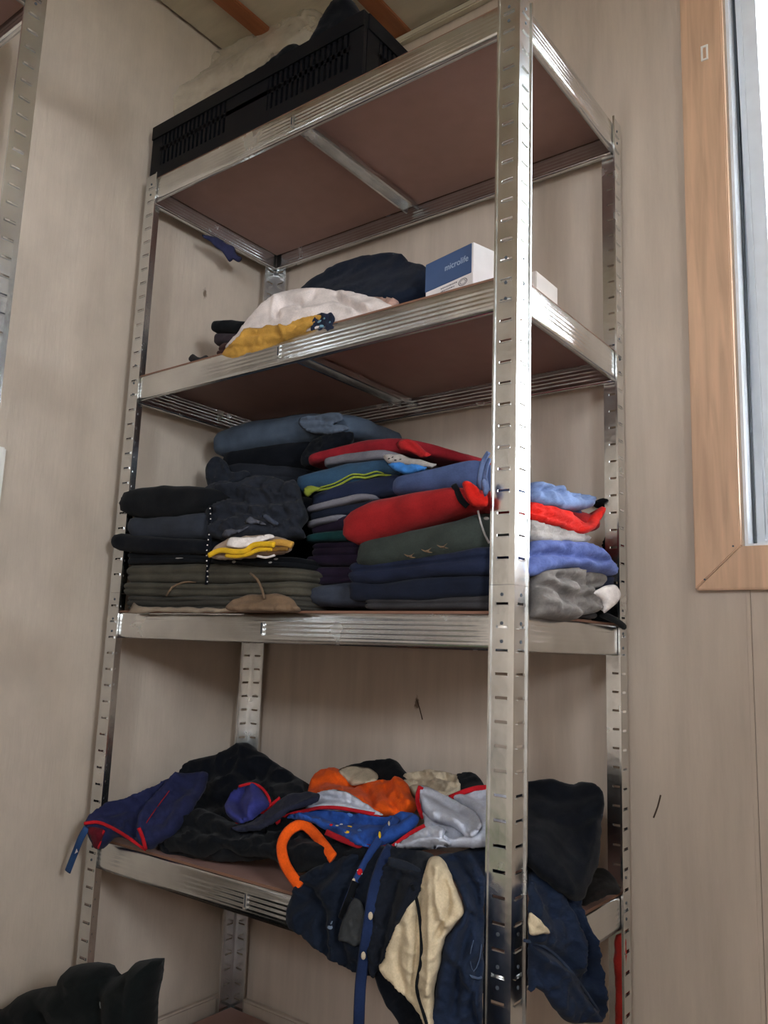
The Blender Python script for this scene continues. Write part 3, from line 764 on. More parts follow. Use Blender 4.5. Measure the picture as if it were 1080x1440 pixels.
thing(puff('crumpled_sleeve', [(288, 660, .178), (294, 648, .175), (306, 642, .175), (318, 650, .172), (326, 664, .17), (344, 662, .17), (352, 668, .168), (334, 678, .165), (316, 690, .168), (294, 684, .175)], fabric((38, 42, 51)), thick=.009, back=.02, edge=6, creases=[([(306, 646), (314, 664), (312, 684)], -.009, 4), ([(322, 672), (346, 666)], -.006, 3)], wr=(.006, 40), step=3, seed=15), 'grey crumpled sleeve hanging from the rear stack')
thing(puff('crumpled_jersey', [(425, 642, .17), (440, 618, .17), (470, 610, .175), (496, 608, .18), (494, 620, .178), (470, 634, .17), (446, 650, .16), (426, 656, .165)], BLK2, thick=.010, back=.03, edge=7, wr=(.007, 34), step=3, seed=16), 'black crumpled garment beside the dark red one at the back')

# ---------------------------------------------------------------- middle stack
MS = []
def mid(o, label):
    MS.append(o); return thing(o, label, group=GM)
mid(slab('folded_shirt', [(420, 824, 851), (460, 820, 852), (520, 818, 852)], .03, .24, SLATE, layers=1, seed=20, nose=.95), 'slate grey folded garment at the bottom of the middle stack')
mid(slab('folded_shirt', [(416, 796, 824), (460, 795, 822), (520, 795, 822)], .05, .24, PURP, layers=2, seed=21), 'dark purple folded garment low in the middle stack')
mid(slab('folded_shirt', [(418, 762, 797), (460, 758, 797), (530, 756, 797)], .055, .24, PURP, layers=3, seed=22), 'aubergine folded garment under the teal one in the middle stack')
mid(slab('folded_shirt', [(420, 752, 763), (450, 747, 761), (530, 740, 758)], .06, .23, TEAL, layers=1, seed=23), 'thin teal folded shirt in the middle stack')
mid(slab('folded_shirt', [(424, 735, 752), (460, 727, 748), (540, 712, 738)], .065, .23, PURP, layers=1, seed=24), 'dark plum folded shirt just above the teal shirt')
mid(slab('folded_shirt', [(424, 734, 743), (450, 728, 736), (480, 721, 730)], .058, .2, GREY, layers=1, seed=25), 'thin grey folded shirt, lower of two grey edges in the middle stack')
mid(slab('folded_shirt', [(425, 721, 735), (460, 712, 728), (540, 698, 715)], .068, .22, NAVY2, layers=1, seed=26), 'near-black folded shirt between the two grey edges of the middle stack')
mid(slab('folded_shirt', [(425, 713, 722), (470, 701, 711), (500, 694, 704), (520, 693, 701)], .060, .22, GREY, layers=1, seed=27), 'grey folded shirt, upper of two grey edges in the middle stack')
t = mid(slab('folded_shirt', [(427, 696, 714), (470, 681, 703), (520, 668, 698), (575, 664, 694)], .068, .22, NAVY, layers=1, seed=28), 'navy folded shirt with lime edging in the middle stack')
sb = mid(slab('folded_shirt', [(408, 670, 692), (440, 660, 692), (480, 650, 684), (530, 645, 668), (575, 648, 666)], .075, .22, STEELB, layers=1, seed=29, nose=.8), 'steel blue folded shirt above the lime edging')
puff('lime_panel', [(428, 686, .055), (446, 684, .052), (454, 685, .052), (442, 692, .050), (431, 699, .052)], LIME, t, thick=.003, back=.002, edge=3, wr=(.001, 50), step=3, seed=1, on=[t, sb], gap=0)
ribbon('lime_piping', [(440, 688, .048), (470, 680, .045), (496, 667, .045), (512, 668, .045), (530, 663, .046), (540, 666, .045)], LIME, t, .0032, .0016, on=[t, sb])
ribbon('lime_piping', [(446, 690, .046), (472, 684, .044), (498, 671, .043), (514, 672, .043), (532, 668, .044), (550, 669, .045)], LIME, t, .0042, .0016, on=[t, sb])
thing(puff('bright_blue_shirt', [(546, 653, .065), (562, 650, .06), (590, 654, .055), (600, 658, .05), (575, 664, .05), (556, 662, .055)], SKY, thick=.005, back=.02, edge=4, wr=(.003, 50), step=3, seed=30), 'bright blue scrap of a shirt peeping out in the middle stack')
mid(slab('folded_shirt', [(444, 644, 655), (480, 638, 650), (530, 632, 646), (560, 636, 648)], .085, .21, GREY, layers=1, seed=31), 'grey folded shirt under the dark red one')
t = puff('patterned_shirt', [(540, 641, .07), (556, 639, .065), (590, 646, .06), (614, 652, .055), (600, 656, .05), (570, 652, .055), (546, 650, .06)], LGREY, thick=.005, back=.02, edge=4, wr=(.003, 50), step=3, seed=32)
thing(t, 'pale grey shirt end with a black print in the middle stack')
for px, py in ((547, 645), (552, 643), (556, 647), (563, 646)): spot('print_blot', [t], px, py, BLK, t, .0022, .0014, .0008, .054)
t = mid(slab('folded_sweater', [(427, 640, 654), (460, 629, 645), (510, 617, 638), (560, 615, 636), (600, 622, 640), (645, 634, 648)], .10, .22, DRED, layers=1, seed=33, nose=.8), 'dark red folded sweater on top of the middle stack')
puff('turned_sleeve', [(558, 624, .095), (568, 617, .09), (580, 619, .088), (594, 630, .085), (606, 640, .085), (594, 642, .082), (576, 636, .085), (564, 632, .09)], fabric((176, 36, 38)), t, thick=.004, back=.003, edge=5, creases=[([(570, 620), (578, 628), (592, 640)], -.005, 3)], wr=(.002, 50), step=3, seed=34, on=[t], gap=0)

# ---------------------------------------------------------------- right stack (front and end both in view)
XR, SK = .860, .20
RS = []
def right(o, label):
    RS.append(o); return thing(o, label, group=GR)
right(slab('folded_trousers', [(500, 836, 857), (560, 838, 857), (688, 834, 857)], .006, .28, fabric((58, 56, 58)), layers=2, seed=40, x1=XR, skew=SK), 'charcoal folded trousers at the bottom of the right stack')
right(slab('folded_jeans', [(474, 812, 845), (520, 818, 846), (600, 808, 842), (688, 806, 838)], -.002, .30, NAVY2, layers=1, seed=41, x1=XR, nose=.85, skew=SK), 'near-black navy folded jeans second from the bottom of the right stack')
right(slab('folded_sweatshirt', [(474, 790, 822), (520, 786, 822), (600, 778, 812), (688, 764, 808)], -.004, .33, fabric((31, 37, 58)), layers=2, seed=42, x1=XR + .004, nose=.7, wrk=.004, skew=SK), 'blue fleecy folded sweatshirt in the right stack under the green-grey one')
t = right(slab('folded_jacket', [(488, 762, 800), (530, 752, 795), (600, 736, 786), (650, 722, 776), (686, 712, 768)], -.008, .25, DGREEN, layers=1, seed=43, x1=XR - .006, nose=.7, skew=SK), 'dark green-grey folded jacket with three tan marks and a zip')
for k, (px, py) in enumerate(((576, 782), (600, 775), (622, 769))):
    puff('tan_mark', [(px - 8, py - 3, -.016), (px, py - 1, -.016), (px + 7, py - 5, -.016), (px + 3, py, -.016), (px + 9, py + 2, -.016), (px - 1, py + 2, -.016)], TAN, t, thick=.001, back=.0005, edge=2, wr=(.0, 30), step=2, seed=k, on=RS, gap=0, jag=.3)
ribbon('zip', [(672, 718, -.012), (676, 735, -.014), (682, 752, -.014), (688, 764, -.012)], LGREY, t, .003, .0015, on=[t])
spot('zip_pull', [t], 684, 729, LGREY, t, .004, .003, .002, -.02)
t = right(slab('folded_sweater', [(467, 722, 764), (500, 703, 764), (560, 690, 742), (620, 682, 724), (660, 684, 714), (690, 690, 712)], -.016, .30, fabric((152, 32, 34)), layers=1, seed=45, x1=XR, nose=.9, wrk=.004, skew=SK), 'bright red folded sweatshirt with a black cuff stripe in the right stack')
ribbon('cuff_stripe', [(638, 682, -.028), (643, 690, -.034), (648, 702, -.036), (658, 712, -.030)], BLK, t, .009, .002, on=[t], step=3)
puff('turned_cuff', [(650, 680, -.024), (660, 677, -.022), (670, 684, -.02), (676, 694, -.018), (686, 698, -.016), (687, 710, -.016), (680, 714, -.018), (664, 711, -.024), (656, 698, -.026)], RED, t, thick=.005, back=.004, edge=5, creases=[([(662, 680), (668, 696), (688, 706)], -.006, 3)], wr=(.002, 40), step=3, seed=46, on=[t], gap=0)
t = right(slab('folded_jeans', [(540, 668, 690), (580, 660, 688), (630, 647, 682), (690, 634, 684)], -.004, .25, fabric((70, 84, 122), twill=True, weave=300), layers=1, seed=47, x1=.850, dzb=-.045, nose=.8, wrk=.004, skew=SK), 'blue denim folded jeans topping the right stack')
for k, pp in enumerate(([(687, 636), (680, 648), (676, 664), (675, 682), (682, 698)], [(688, 646), (684, 656), (682, 672), (686, 690)])):
    ribbon('rolled_hem', [(x, y, -.02) for x, y in pp], DENIM, t, .007, .003, on=[t], step=3)
puff('hem_fold', [(676, 682, -.022), (681, 672, -.02), (687, 680, -.018), (687, 690, -.018), (682, 698, -.02)], DENIM, t, thick=.006, back=.004, edge=5, wr=(.003, 50), step=3, seed=48)
# end of the right stack
thing(puff('denim_lit_end', [(743, 684, ('X', .875)), (752, 677, ('X', .885)), (776, 682, ('X', .895)), (790, 683, ('X', .9)), (800, 692, ('X', .905)), (826, 696, ('X', .905)), (838, 702, ('X', .9)), (834, 712, ('X', .905)), (815, 716, ('X', .91)), (780, 712, ('X', .905)), (743, 704, ('X', .88))], fabric((122, 142, 184), twill=True, weave=300), thick=.010, back=.05, edge=8, dirv=(1, -.4, .2), creases=[([(738, 692), (776, 690), (806, 698), (834, 706)], -.008, 3.5), ([(745, 684), (770, 686), (786, 690)], .006, 3)], wr=(.004, 40), step=3, seed=49), 'light blue end of the denim jeans, window light in its colour, highest at the right stack end')  # same jeans as the stack front; lighter blue stands for window light
t = thing(puff('red_lit_end', [(743, 707, ('X', .88)), (770, 710, ('X', .9)), (800, 720, ('X', .91)), (824, 734, ('X', .915)), (838, 722, ('X', .915)), (846, 712, ('X', .91)), (850, 720, ('X', .915)), (842, 736, ('X', .92)), (834, 746, ('X', .92)), (818, 750, ('X', .92)), (790, 740, ('X', .915)), (743, 728, ('X', .89))], RED, thick=.008, back=.05, edge=6, dirv=(1, -.4, .2), wr=(.003, 36), creases=[([(806, 726), (822, 738), (842, 724)], -.007, 3), ([(738, 720), (780, 730), (815, 744)], -.008, 2.5)], step=3, seed=50), 'end of the red sweatshirt folded up, window light in its brighter red')  # same red sweatshirt, lit side painted as a brighter red
right(puff('folded_shirt', [(743, 732, ('X', .89)), (770, 737, ('X', .9)), (800, 744, ('X', .908)), (824, 752, ('X', .91)), (828, 760, ('X', .91)), (800, 764, ('X', .912)), (766, 762, ('X', .905)), (743, 756, ('X', .89))], LGREY, thick=.008, back=.06, edge=6, dirv=(1, -.4, .2), wr=(.004, 40), creases=[([(740, 746), (780, 752), (820, 757)], -.005, 2.5)], step=3, seed=44), 'beige grey folded shirt seen at the end of the right stack under the red one')
t = right(puff('fleece_lit_end', [(743, 766, ('X', .892)), (756, 760, ('X', .9)), (790, 760, ('X', .91)), (830, 764, ('X', .918)), (850, 778, ('X', .922)), (866, 798, ('X', .922)), (866, 808, ('X', .922)), (840, 806, ('X', .922)), (810, 798, ('X', .92)), (780, 800, ('X', .915)), (743, 808, ('X', .9))], fabric((94, 108, 164), weave=300, bump=.7), thick=.012, back=.06, edge=9, dirv=(1, -.4, .2), creases=[([(738, 784), (770, 780), (800, 783), (850, 790)], -.012, 3.5), ([(808, 776), (812, 800)], -.004, 3), ([(750, 772), (800, 769), (850, 786)], .004, 5)], wr=(.003, 40), step=3, seed=52), 'bulging end of the blue sweatshirt, window light in its lighter blue')  # end of the dark blue sweatshirt, window light put into its colour
thing(puff('grey_sweater', [(752, 812, ('X', .9)), (760, 803, ('X', .905)), (800, 798, ('X', .91)), (830, 800, ('X', .91)), (848, 812, ('X', .908)), (846, 824, ('X', .908)), (830, 832, ('X', .912)), (846, 850, ('X', .914)), (838, 862, ('X', .914)), (818, 864, ('X', .916)), (806, 871, ('X', .916)), (770, 866, ('X', .912)), (752, 862, ('X', .905))], KNIT, thick=.014, back=.06, edge=9, dirv=(1, -.4, .2),
     creases=[([(740, 822), (766, 826), (790, 840), (826, 862)], -.014, 4), ([(755, 818), (796, 832), (822, 834)], .008, 4), ([(776, 812), (804, 818), (806, 834)], -.012, 3.5), ([(820, 804), (820, 822), (842, 820)], -.012, 3.5), ([(750, 846), (790, 856), (808, 868)], .008, 5), ([(790, 840), (820, 842), (842, 850)], -.010, 3.5), ([(738, 846), (752, 852), (748, 862)], -.010, 3.5)], wr=(.005, 36), step=3, seed=51), 'grey knitted sweater crumpled at the end of the right stack')
thing(puff('white_sock', [(832, 832, ('X', .918)), (848, 826, ('X', .918)), (862, 822, ('X', .918)), (871, 828, ('X', .918)), (870, 842, ('X', .918)), (858, 856, ('X', .918)), (849, 861, ('X', .918)), (848, 848, ('X', .918)), (842, 838, ('X', .918))], WHITE, thick=.006, back=.012, edge=6, dirv=(1, -.4, .15), wr=(.002, 40), step=3, seed=53), 'white sock toe sticking out at the end of the right stack', 'sock')
t = thing(puff('black_garment', [(838, 704, ('X', .86)), (862, 704, ('X', .86)), (867, 740, ('X', .86)), (870, 880, ('X', .87)), (846, 872, ('X', .87)), (850, 800, ('X', .86)), (854, 720, ('X', .86))], BLK, thick=.010, back=.03, edge=6, dirv=(1, -.3, .1), wr=(.004, 40), step=3, seed=54), 'black garment hanging inside the rear right post beside the right stack')
puff('red_print', [(856, 740, ('X', .864)), (866, 738, ('X', .864)), (867, 764, ('X', .864)), (857, 768, ('X', .864))], DRED, t, thick=.002, back=.001, edge=3, dirv=(1, -.3, .1), wr=(0, 30), step=3, on=[t], gap=0)
thing(ribbon('black_strap', [(842, 862, ('X', .905)), (856, 868, ('X', .91)), (868, 874, ('X', .912)), (877, 881, ('X', .908))], BLK, width=.012, thick=.005, normal=(1, 0, .4)), 'black strap end lying over the beam below the white sock', 'strap')

# ---------------------------------------------------------------- shelf above: white garment, gold cloth, boxes
G2 = 'garments on the second shelf'
wg = thing(puff('white_shirt', [(318, 494, .02), (336, 468, .03), (352, 446, .045), (374, 424, .06), (402, 411, .07), (440, 407, .075), (480, 410, .07), (520, 418, .06), (545, 428, .05), (560, 440, .04), (520, 462, .03), (470, 476, .022), (420, 482, .02), (370, 494, .015)], fabric((226, 214, 210)), thick=.02, back=.06, edge=14,
     creases=[([(392, 452), (396, 438), (412, 432), (426, 433)], -.014, 3.5), ([(400, 446), (440, 446), (470, 438), (500, 446)], .009, 4), ([(404, 440), (426, 440)], -.008, 3), ([(446, 414), (442, 428)], -.005, 4), ([(474, 412), (482, 430), (530, 452)], -.014, 4), ([(490, 428), (520, 440)], .008, 4), ([(392, 426), (388, 452)], .008, 4), ([(350, 466), (400, 462), (450, 456)], -.006, 4)], wr=(.0025, 20), step=3, seed=60, fine=.0004, jag=.6), 'white crumpled shirt on the second shelf', group=G2)
gc = thing(puff('gold_cloth', [(312, 500, .008), (330, 478, .010), (346, 462, .012), (362, 462, .01), (380, 458, .006), (400, 458, .004), (420, 450, .004), (440, 444, .004), (452, 444, .004), (446, 454, .004), (432, 462, .006), (424, 472, .006), (380, 492, .006), (330, 506, .006)], MUST, thick=.008, back=.003, edge=6, creases=[([(396, 462), (402, 480)], .008, 3.5), ([(410, 466), (428, 456), (446, 450)], -.010, 2.5), ([(345, 474), (380, 470), (395, 474)], -.005, 3), ([(420, 462), (436, 454)], .006, 2.5)], wr=(.003, 40), step=2.5, seed=61, on=[wg]), 'gold yellow cloth under the white shirt', 'cloth')
t = thing(puff('blue_scarf', [(438, 456, .004), (444, 443, .004), (452, 439, .004), (460, 441, .004), (466, 439, .004), (470, 448, .004), (468, 456, .004), (472, 468, .008), (440, 474, .008)], fabric((38, 44, 62)), thick=.005, back=.012, edge=4, creases=[([(450, 444), (456, 460)], -.005, 2.5), ([(462, 444), (464, 460)], -.005, 2.5)], wr=(.004, 60), step=2.5, seed=62), 'small dark blue patterned scarf end beside the gold cloth', 'cloth')
for px, py, a, b in ((449, 452, .005, .003), (456, 448, .003, .002), (453, 459, .005, .003), (464, 453, .003, .002)): spot('pale_blue_print', [t], px, py, fabric((112, 150, 168)), t, a, b, .001, 0)
thing(puff('patterned_cloth', [(518, 424, .09), (530, 417, .10), (550, 419, .10), (562, 426, .09), (556, 440, .07), (530, 440, .07)], fabric((176, 142, 130), weave=140, bump=1.0, var=.7), thick=.006, back=.02, edge=5, wr=(.005, 70), step=2.5, seed=63), 'small pink and brown textured cloth behind the white shirt', 'cloth')
thing(puff('navy_garment', [(420, 420, .24), (445, 392, .25), (480, 372, .26), (520, 362, .26), (562, 360, .25), (578, 372, .22), (600, 380, .18), (606, 400, .14), (600, 425, .12), (540, 440, .12), (470, 440, .16)], fabric((22, 30, 46)), thick=.03, back=.04, edge=16, wr=(.004, 16), seed=64), 'dark navy garment bundled behind the white shirt', group=G2)
thing(slab('rolled_garment', [(284, 446, 463), (310, 447, 465), (350, 450, 470)], .12, .12, BLK, layers=1, seed=65, nose=.95), 'black rolled garment on the second shelf by the left wall', group=G2)
thing(slab('folded_garment', [(290, 464, 480), (320, 465, 482), (350, 468, 486)], .13, .12, fabric((66, 56, 62)), layers=1, seed=66), 'dull plum folded garment under the black roll', group=G2)
thing(slab('folded_garment', [(296, 478, 500), (320, 480, 502), (350, 484, 506)], .11, .12, fabric((80, 54, 52)), layers=2, seed=67), 'reddish brown folded garment at the bottom left of the second shelf', group=G2)
thing(puff('dark_scrap', [(266, 506, .06), (270, 498, .07), (280, 502, .07), (292, 500, .065), (296, 508, .06), (280, 514, .05)], fabric((40, 36, 36)), thick=.005, back=.01, edge=4, wr=(.003, 50), step=2.5, seed=68), 'small dark scrap of cloth on the second shelf near the left post', 'cloth')
thing(puff('blue_cloth', [(284, 330, ('X', .03)), (304, 334, ('X', .03)), (318, 342, ('X', .03)), (330, 348, ('X', .03)), (334, 356, ('X', .03)), (341, 362, ('X', .03)), (336, 368, ('X', .03)), (328, 364, ('X', .03)), (324, 368, ('X', .03)), (314, 356, ('X', .03)), (300, 344, ('X', .03))], fabric((58, 60, 92)), thick=.004, back=.004, edge=4, dirv=(1, -.5, 0), wr=(.002, 60), step=2.5, seed=69), 'blue cloth corner hanging below the top shelf at the left', 'cloth')
# device box with printed lettering
ct = at(666, 340, .05); zt_ = ct[2]; cl = at(599.5, 372, ('Z', zt_)); cr_ = at(697, 354, ('Z', zt_))
zb_ = 1.3925
def ext(a, b, l):
    d = (b - a) / np.linalg.norm(b - a); return a + d * l
cr2 = ext(ct, cr_, .10)
fx = Vector((ct - cl).tolist()).normalized()
bxr = empty('device_box', (float(ct[0]), float(ct[1]), zb_)); tag(bxr, 'blue and white cardboard device box on the second shelf, printed with white lettering', 'box')
c0 = Vector(cl.tolist()); c1_ = Vector(ct.tolist()); c2_ = Vector(cr2.tolist()); c3_ = c0 + (c2_ - c1_)
def prism(name, pts, z0, z1, mat, parent):
    bm = bmesh.new(); a = [bm.verts.new((p.x, p.y, z0)) for p in pts]; b = [bm.verts.new((p.x, p.y, z1)) for p in pts]
    bm.faces.new(a[::-1]); bm.faces.new(b)
    for i in range(len(pts)): j = (i + 1) % len(pts); bm.faces.new((a[i], a[j], b[j], b[i]))
    bmesh.ops.recalc_face_normals(bm, faces=bm.faces[:]); bmesh.ops.bevel(bm, geom=bm.edges[:], offset=.0008, segments=1, affect='EDGES')
    return obj(name, bm, mat, parent)
prism('carton', [c0, c1_, c2_, c3_], zb_, zt_, plain('white_card', (232, 226, 226), .6), bxr)
fn = Vector((fx.y, -fx.x, 0)); fn = fn if fn.y < 0 else -fn
e_ = fn * .0007; zband = float(at(666, 382, .05)[2])
prism('blue_panel', [c0 - fx * .0005 + e_, c1_ - fx * .0035 + e_, c1_ - fx * .0035 - fn * .0003, c0 - fx * .0005 - fn * .0003], zband, zt_ - .0008, plain('blue_print', (64, 88, 130), .5), bxr)
def lettering(name, txt, width, origin, xdir, up, mat, parent):
    cu = bpy.data.curves.new(name, 'FONT'); cu.body = txt; cu.size = .02; cu.extrude = .0001
    tmp = bpy.data.objects.new('tmp', cu); COL.objects.link(tmp)
    dg = bpy.context.evaluated_depsgraph_get(); me = bpy.data.meshes.new_from_object(tmp.evaluated_get(dg))
    bpy.data.objects.remove(tmp)
    xs_ = [v.co.x for v in me.vertices]; k = width / (max(xs_) - min(xs_))
    me.transform(Matrix.Scale(k, 4))
    M = Matrix((xdir, up, xdir.cross(up))).transposed().to_4x4(); M.translation = origin
    me.transform(M); me.materials.clear()
    return obj(name, me, mat, parent)
UP = Vector((0, 0, 1)); wl_ = (c1_ - c0).length
lettering('lettering', 'microlife', wl_ * .48, c0 + fx * wl_ * .42 + fn * .0011 + Vector((0, 0, -zt_ + zband + .022)), fx, UP, plain('pale_print', (168, 184, 208), .6), bxr)
ink = plain('grey_print', (96, 90, 98), .7)
for k, (z_, ln) in enumerate(((.0135, .46), (.0085, .40))):
    bm = bmesh.new(); rr = random.Random(k); u = .34 * wl_
    while u < (.34 + ln * .72) * wl_:
        w_ = rr.uniform(.0012, .003); p = c0 + fx * u + fn * .0004; q = p + fx * w_
        vs = [bm.verts.new((a.x, a.y, zband - .020 + z_ + h)) for a, h in ((p, 0), (q, 0), (q, .0022), (p, .0022))]; bm.faces.new(vs); u += w_ + .0012
    obj('small_print', bm, ink, bxr)['kind'] = 'stuff'
bm = bmesh.new()
cc = c0 + fx * wl_ * .80 + fn * .0004; n_ = 28
for (ra, rb) in ((.0098, .0082), (.0064, .0052)):
    ri = []
    for k in range(n_):
        a = 2 * math.pi * k / n_
        ri.append([bm.verts.new((cc + fx * math.cos(a) * r_ + Vector((0, 0, math.sin(a) * r_ * .62)) + Vector((0, 0, zband - .0095 - cc.z)))) for r_ in (ra, rb)])
    for k in range(n_): bm.faces.new((ri[k][0], ri[(k + 1) % n_][0], ri[(k + 1) % n_][1], ri[k][1]))
obj('oval_mark', bm, ink, bxr)
o = boxo('small_carton', (.78, .838, .18, .26, 1.3925, 1.480), plain('pale_card', (222, 214, 208), .6), None, .001); tag(o, 'small pale carton behind the front right post', 'box')

# ---------------------------------------------------------------- top shelf: crate with bags
cx0, cx1, cy0_, cy1_, cz0, cz1 = -.010, .586, .012, .380, 1.8375, 1.970
cr = empty('plastic_crate', ((cx0 + cx1) / 2, .2, cz0)); tag(cr, 'black plastic lattice crate lying on the top shelf', 'crate')
boxo('crate_floor', (cx0, cx1, cy0_, cy1_, cz0, cz0 + .006), BLACKP, cr)
def lattice(name, p, q, inward):
    p, q, n_ = Vector(p), Vector(q), Vector(inward); L_ = (q - p).length; d = (q - p) / L_
    bm = bmesh.new()
    def bar(u0, u1, z0, z1, o0=0, o1=.008):
        vs = [bm.verts.new(p + d * u + n_ * o + Vector((0, 0, z))) for u in (u0, u1) for o in (o0, o1) for z in (z0, z1)]
        for f in ((0, 1, 3, 2), (4, 6, 7, 5), (0, 4, 5, 1), (2, 3, 7, 6), (0, 2, 6, 4), (1, 5, 7, 3)): bm.faces.new([vs[i] for i in f])
    h = cz1 - cz0
    bar(0, L_, .006, .032); bar(0, L_, h - .030, h, -.003, .010); bar(.03, L_ - .03, h * .5, h * .5 + .010)
    bar(0, .034, .032, h - .030); bar(L_ - .034, L_, .032, h - .030); bar(.40 * L_, .60 * L_, .032, h - .030)
    u = .036
    while u < L_ - .036:
        if not .40 * L_ < u + .003 < .60 * L_: bar(u, u + .007, .032, h - .030)
        u += .0135
    bmesh.ops.recalc_face_normals(bm, faces=bm.faces[:]); obj(name, bm, BLACKP, cr)
lattice('lattice_wall', (cx0, cy0_, cz0), (cx1, cy0_, cz0), (0, 1, 0)); lattice('lattice_wall', (cx0, cy1_, cz0), (cx1, cy1_, cz0), (0, -1, 0))
lattice('lattice_wall', (cx0, cy0_ + .01, cz0), (cx0, cy1_ - .01, cz0), (1, 0, 0)); lattice('lattice_wall', (cx1, cy0_ + .01, cz0), (cx1, cy1_ - .01, cz0), (-1, 0, 0))
thing(puff('black_sack', [(262, 190, .06), (280, 158, .06), (300, 140, .06), (350, 110, .06), (392, 80, .06), (408, 66, .06), (420, 65, .06), (430, 72, .06), (440, 90, .06), (430, 150, .06), (350, 190, .06)], BLK, thick=.02, back=.08, edge=16, wr=(.005, 18), dirv=(.2, -1, .1), seed=70), 'black sack lying in the crate, left of the two', 'sack', 'black sacks in the crate')
thing(puff('black_sack', [(430, 90, .10), (444, 56, .11), (462, 24, .12), (478, 4, .12), (492, 0, .12), (502, 8, .12), (512, 30, .12), (520, 60, .10), (500, 90, .10)], BLK2, thick=.03, back=.06, edge=16, wr=(.005, 18), dirv=(.2, -1, .1), seed=71), 'black sack poking highest out of the crate, right of the two', 'sack', 'black sacks in the crate')
thing(puff('plastic_bag', [(206, 102, .10), (222, 98, .12), (250, 96, .16), (300, 80, .2), (350, 58, .22), (400, 26, .25), (424, 16, .26), (448, 18, .25), (462, 26, .24), (456, 50, .2), (420, 80, .18), (380, 120, .16), (330, 160, .14), (280, 190, .12), (252, 178, .10), (246, 160, .09), (226, 130, .10)], CREAMF, thick=.03, back=.03, edge=16, creases=[([(230, 112), (300, 100), (400, 50)], -.012, 7), ([(260, 140), (330, 112), (440, 36)], .012, 7), ([(420, 30), (446, 50)], -.008, 4), ([(240, 110), (250, 160)], -.010, 5)], wr=(.004, 14), dirv=(.2, -1, .1), seed=72, fine=.0003), 'translucent whitish plastic bag bulging out of the crate', 'plastic bag')
thing(puff('pale_packet', [(442, 110, .026), (448, 96, .026), (456, 82, .026), (464, 84, .026), (466, 94, .026), (456, 106, .026), (450, 114, .026)], fabric((236, 216, 160)), thick=.005, back=.02, edge=5, wr=(.004, 50), dirv=(0, -1, 0), step=3, seed=73), 'pale yellow packet showing through the crate wall, right', 'packet', 'packets in the crate')
thing(puff('pale_packet', [(266, 196, .026), (270, 184, .026), (278, 184, .026), (282, 194, .026), (272, 200, .026)], fabric((200, 198, 186)), thick=.005, back=.02, edge=4, wr=(.004, 50), dirv=(0, -1, 0), step=3, seed=74), 'small greyish packet showing through the crate wall, left', 'packet', 'packets in the crate')

# ---------------------------------------------------------------- lowest visible shelf: heap of clothes and aprons
UPF = (.35, -.78, .5)
bj = thing(puff('black_jacket', [(236, 1160, .20), (250, 1092, .26), (262, 1074, .29), (290, 1068, .30), (316, 1060, .31), (344, 1047, .33), (362, 1054, .33), (384, 1070, .325), (414, 1090, .30), (440, 1112, .26), (430, 1165, .12), (400, 1200, .05), (330, 1212, .03), (260, 1205, .03), (225, 1195, .03)], BLK2, thick=.04, back=.02, edge=20,
      creases=[([(262, 1110), (330, 1096), (410, 1106)], -.018, 7), ([(280, 1150), (330, 1130), (360, 1096)], -.014, 6), ([(250, 1180), (330, 1185), (420, 1175)], -.014, 6), ([(350, 1056), (344, 1090), (310, 1120)], .012, 6), ([(384, 1080), (372, 1110), (400, 1140)], -.012, 5)], wr=(.010, 16), seed=80, dirv=UPF), 'black jacket heaped at the back left of the lowest shelf in view')
bg_ = thing(puff('black_garment', [(232, 1196, .02), (250, 1160, .06), (280, 1140, .09), (310, 1148, .08), (345, 1160, .07), (420, 1150, .07), (470, 1160, .08), (520, 1190, .05), (520, 1215, .03), (450, 1222, .015), (410, 1226, .008), (380, 1208, .006), (340, 1204, .006), (316, 1194, .006), (280, 1206, .004), (252, 1198, .01)], BLK, thick=.028, back=.02, edge=14, creases=[([(280, 1170), (340, 1180), (410, 1165)], -.016, 6), ([(330, 1200), (400, 1185), (470, 1180)], -.014, 6), ([(300, 1150), (330, 1175)], .010, 6), ([(240, 1180), (270, 1160), (320, 1168)], .010, 6), ([(360, 1160), (390, 1200)], -.010, 5)], wr=(.009, 22), seed=84, dirv=UPF), 'black crumpled garment lying along the front of the lowest shelf in view')
spot('pale_crease', [bg_], 243, 1162, SLATE, bg_, .012, .003, .001)
t = thing(puff('blue_apron', [(120, 1158, -.035), (132, 1142, -.025), (150, 1130, -.01), (176, 1122, .01), (204, 1112, .03), (228, 1098, .07), (256, 1090, .10), (290, 1086, .14), (288, 1104, .12), (270, 1136, .06), (246, 1170, .01), (224, 1184, -.005), (206, 1195, -.012), (180, 1182, -.02), (160, 1176, -.025), (150, 1186, -.028), (136, 1194, -.03), (124, 1176, -.035)], fabric((38, 42, 76)), thick=.014, back=.02, edge=9,
      creases=[([(204, 1186), (206, 1160), (222, 1134), (256, 1098)], .018, 6), ([(192, 1172), (192, 1150), (210, 1126), (240, 1100)], -.014, 6), ([(140, 1148), (180, 1142), (200, 1130)], -.008, 6), ([(232, 1160), (250, 1130), (280, 1096)], -.008, 5), ([(150, 1160), (176, 1166), (194, 1178)], -.008, 4)], wr=(.005, 22), seed=81, dirv=UPF, step=3), 'navy blue apron with red edging hanging over the left post', 'apron')
ribbon('red_edging', [(119, 1158, -.040), (136, 1156, -.040), (152, 1161, -.036), (172, 1172, -.032), (190, 1184, -.03), (206, 1195, -.028)], TAPE, t, .006, .0016, on=[t], step=4, lift=.002)
ribbon('red_edging', [(196, 1164, -.035), (201, 1176, -.034), (206, 1194, -.030)], TAPE, t, .007, .0018, on=[t], step=4, lift=.003)
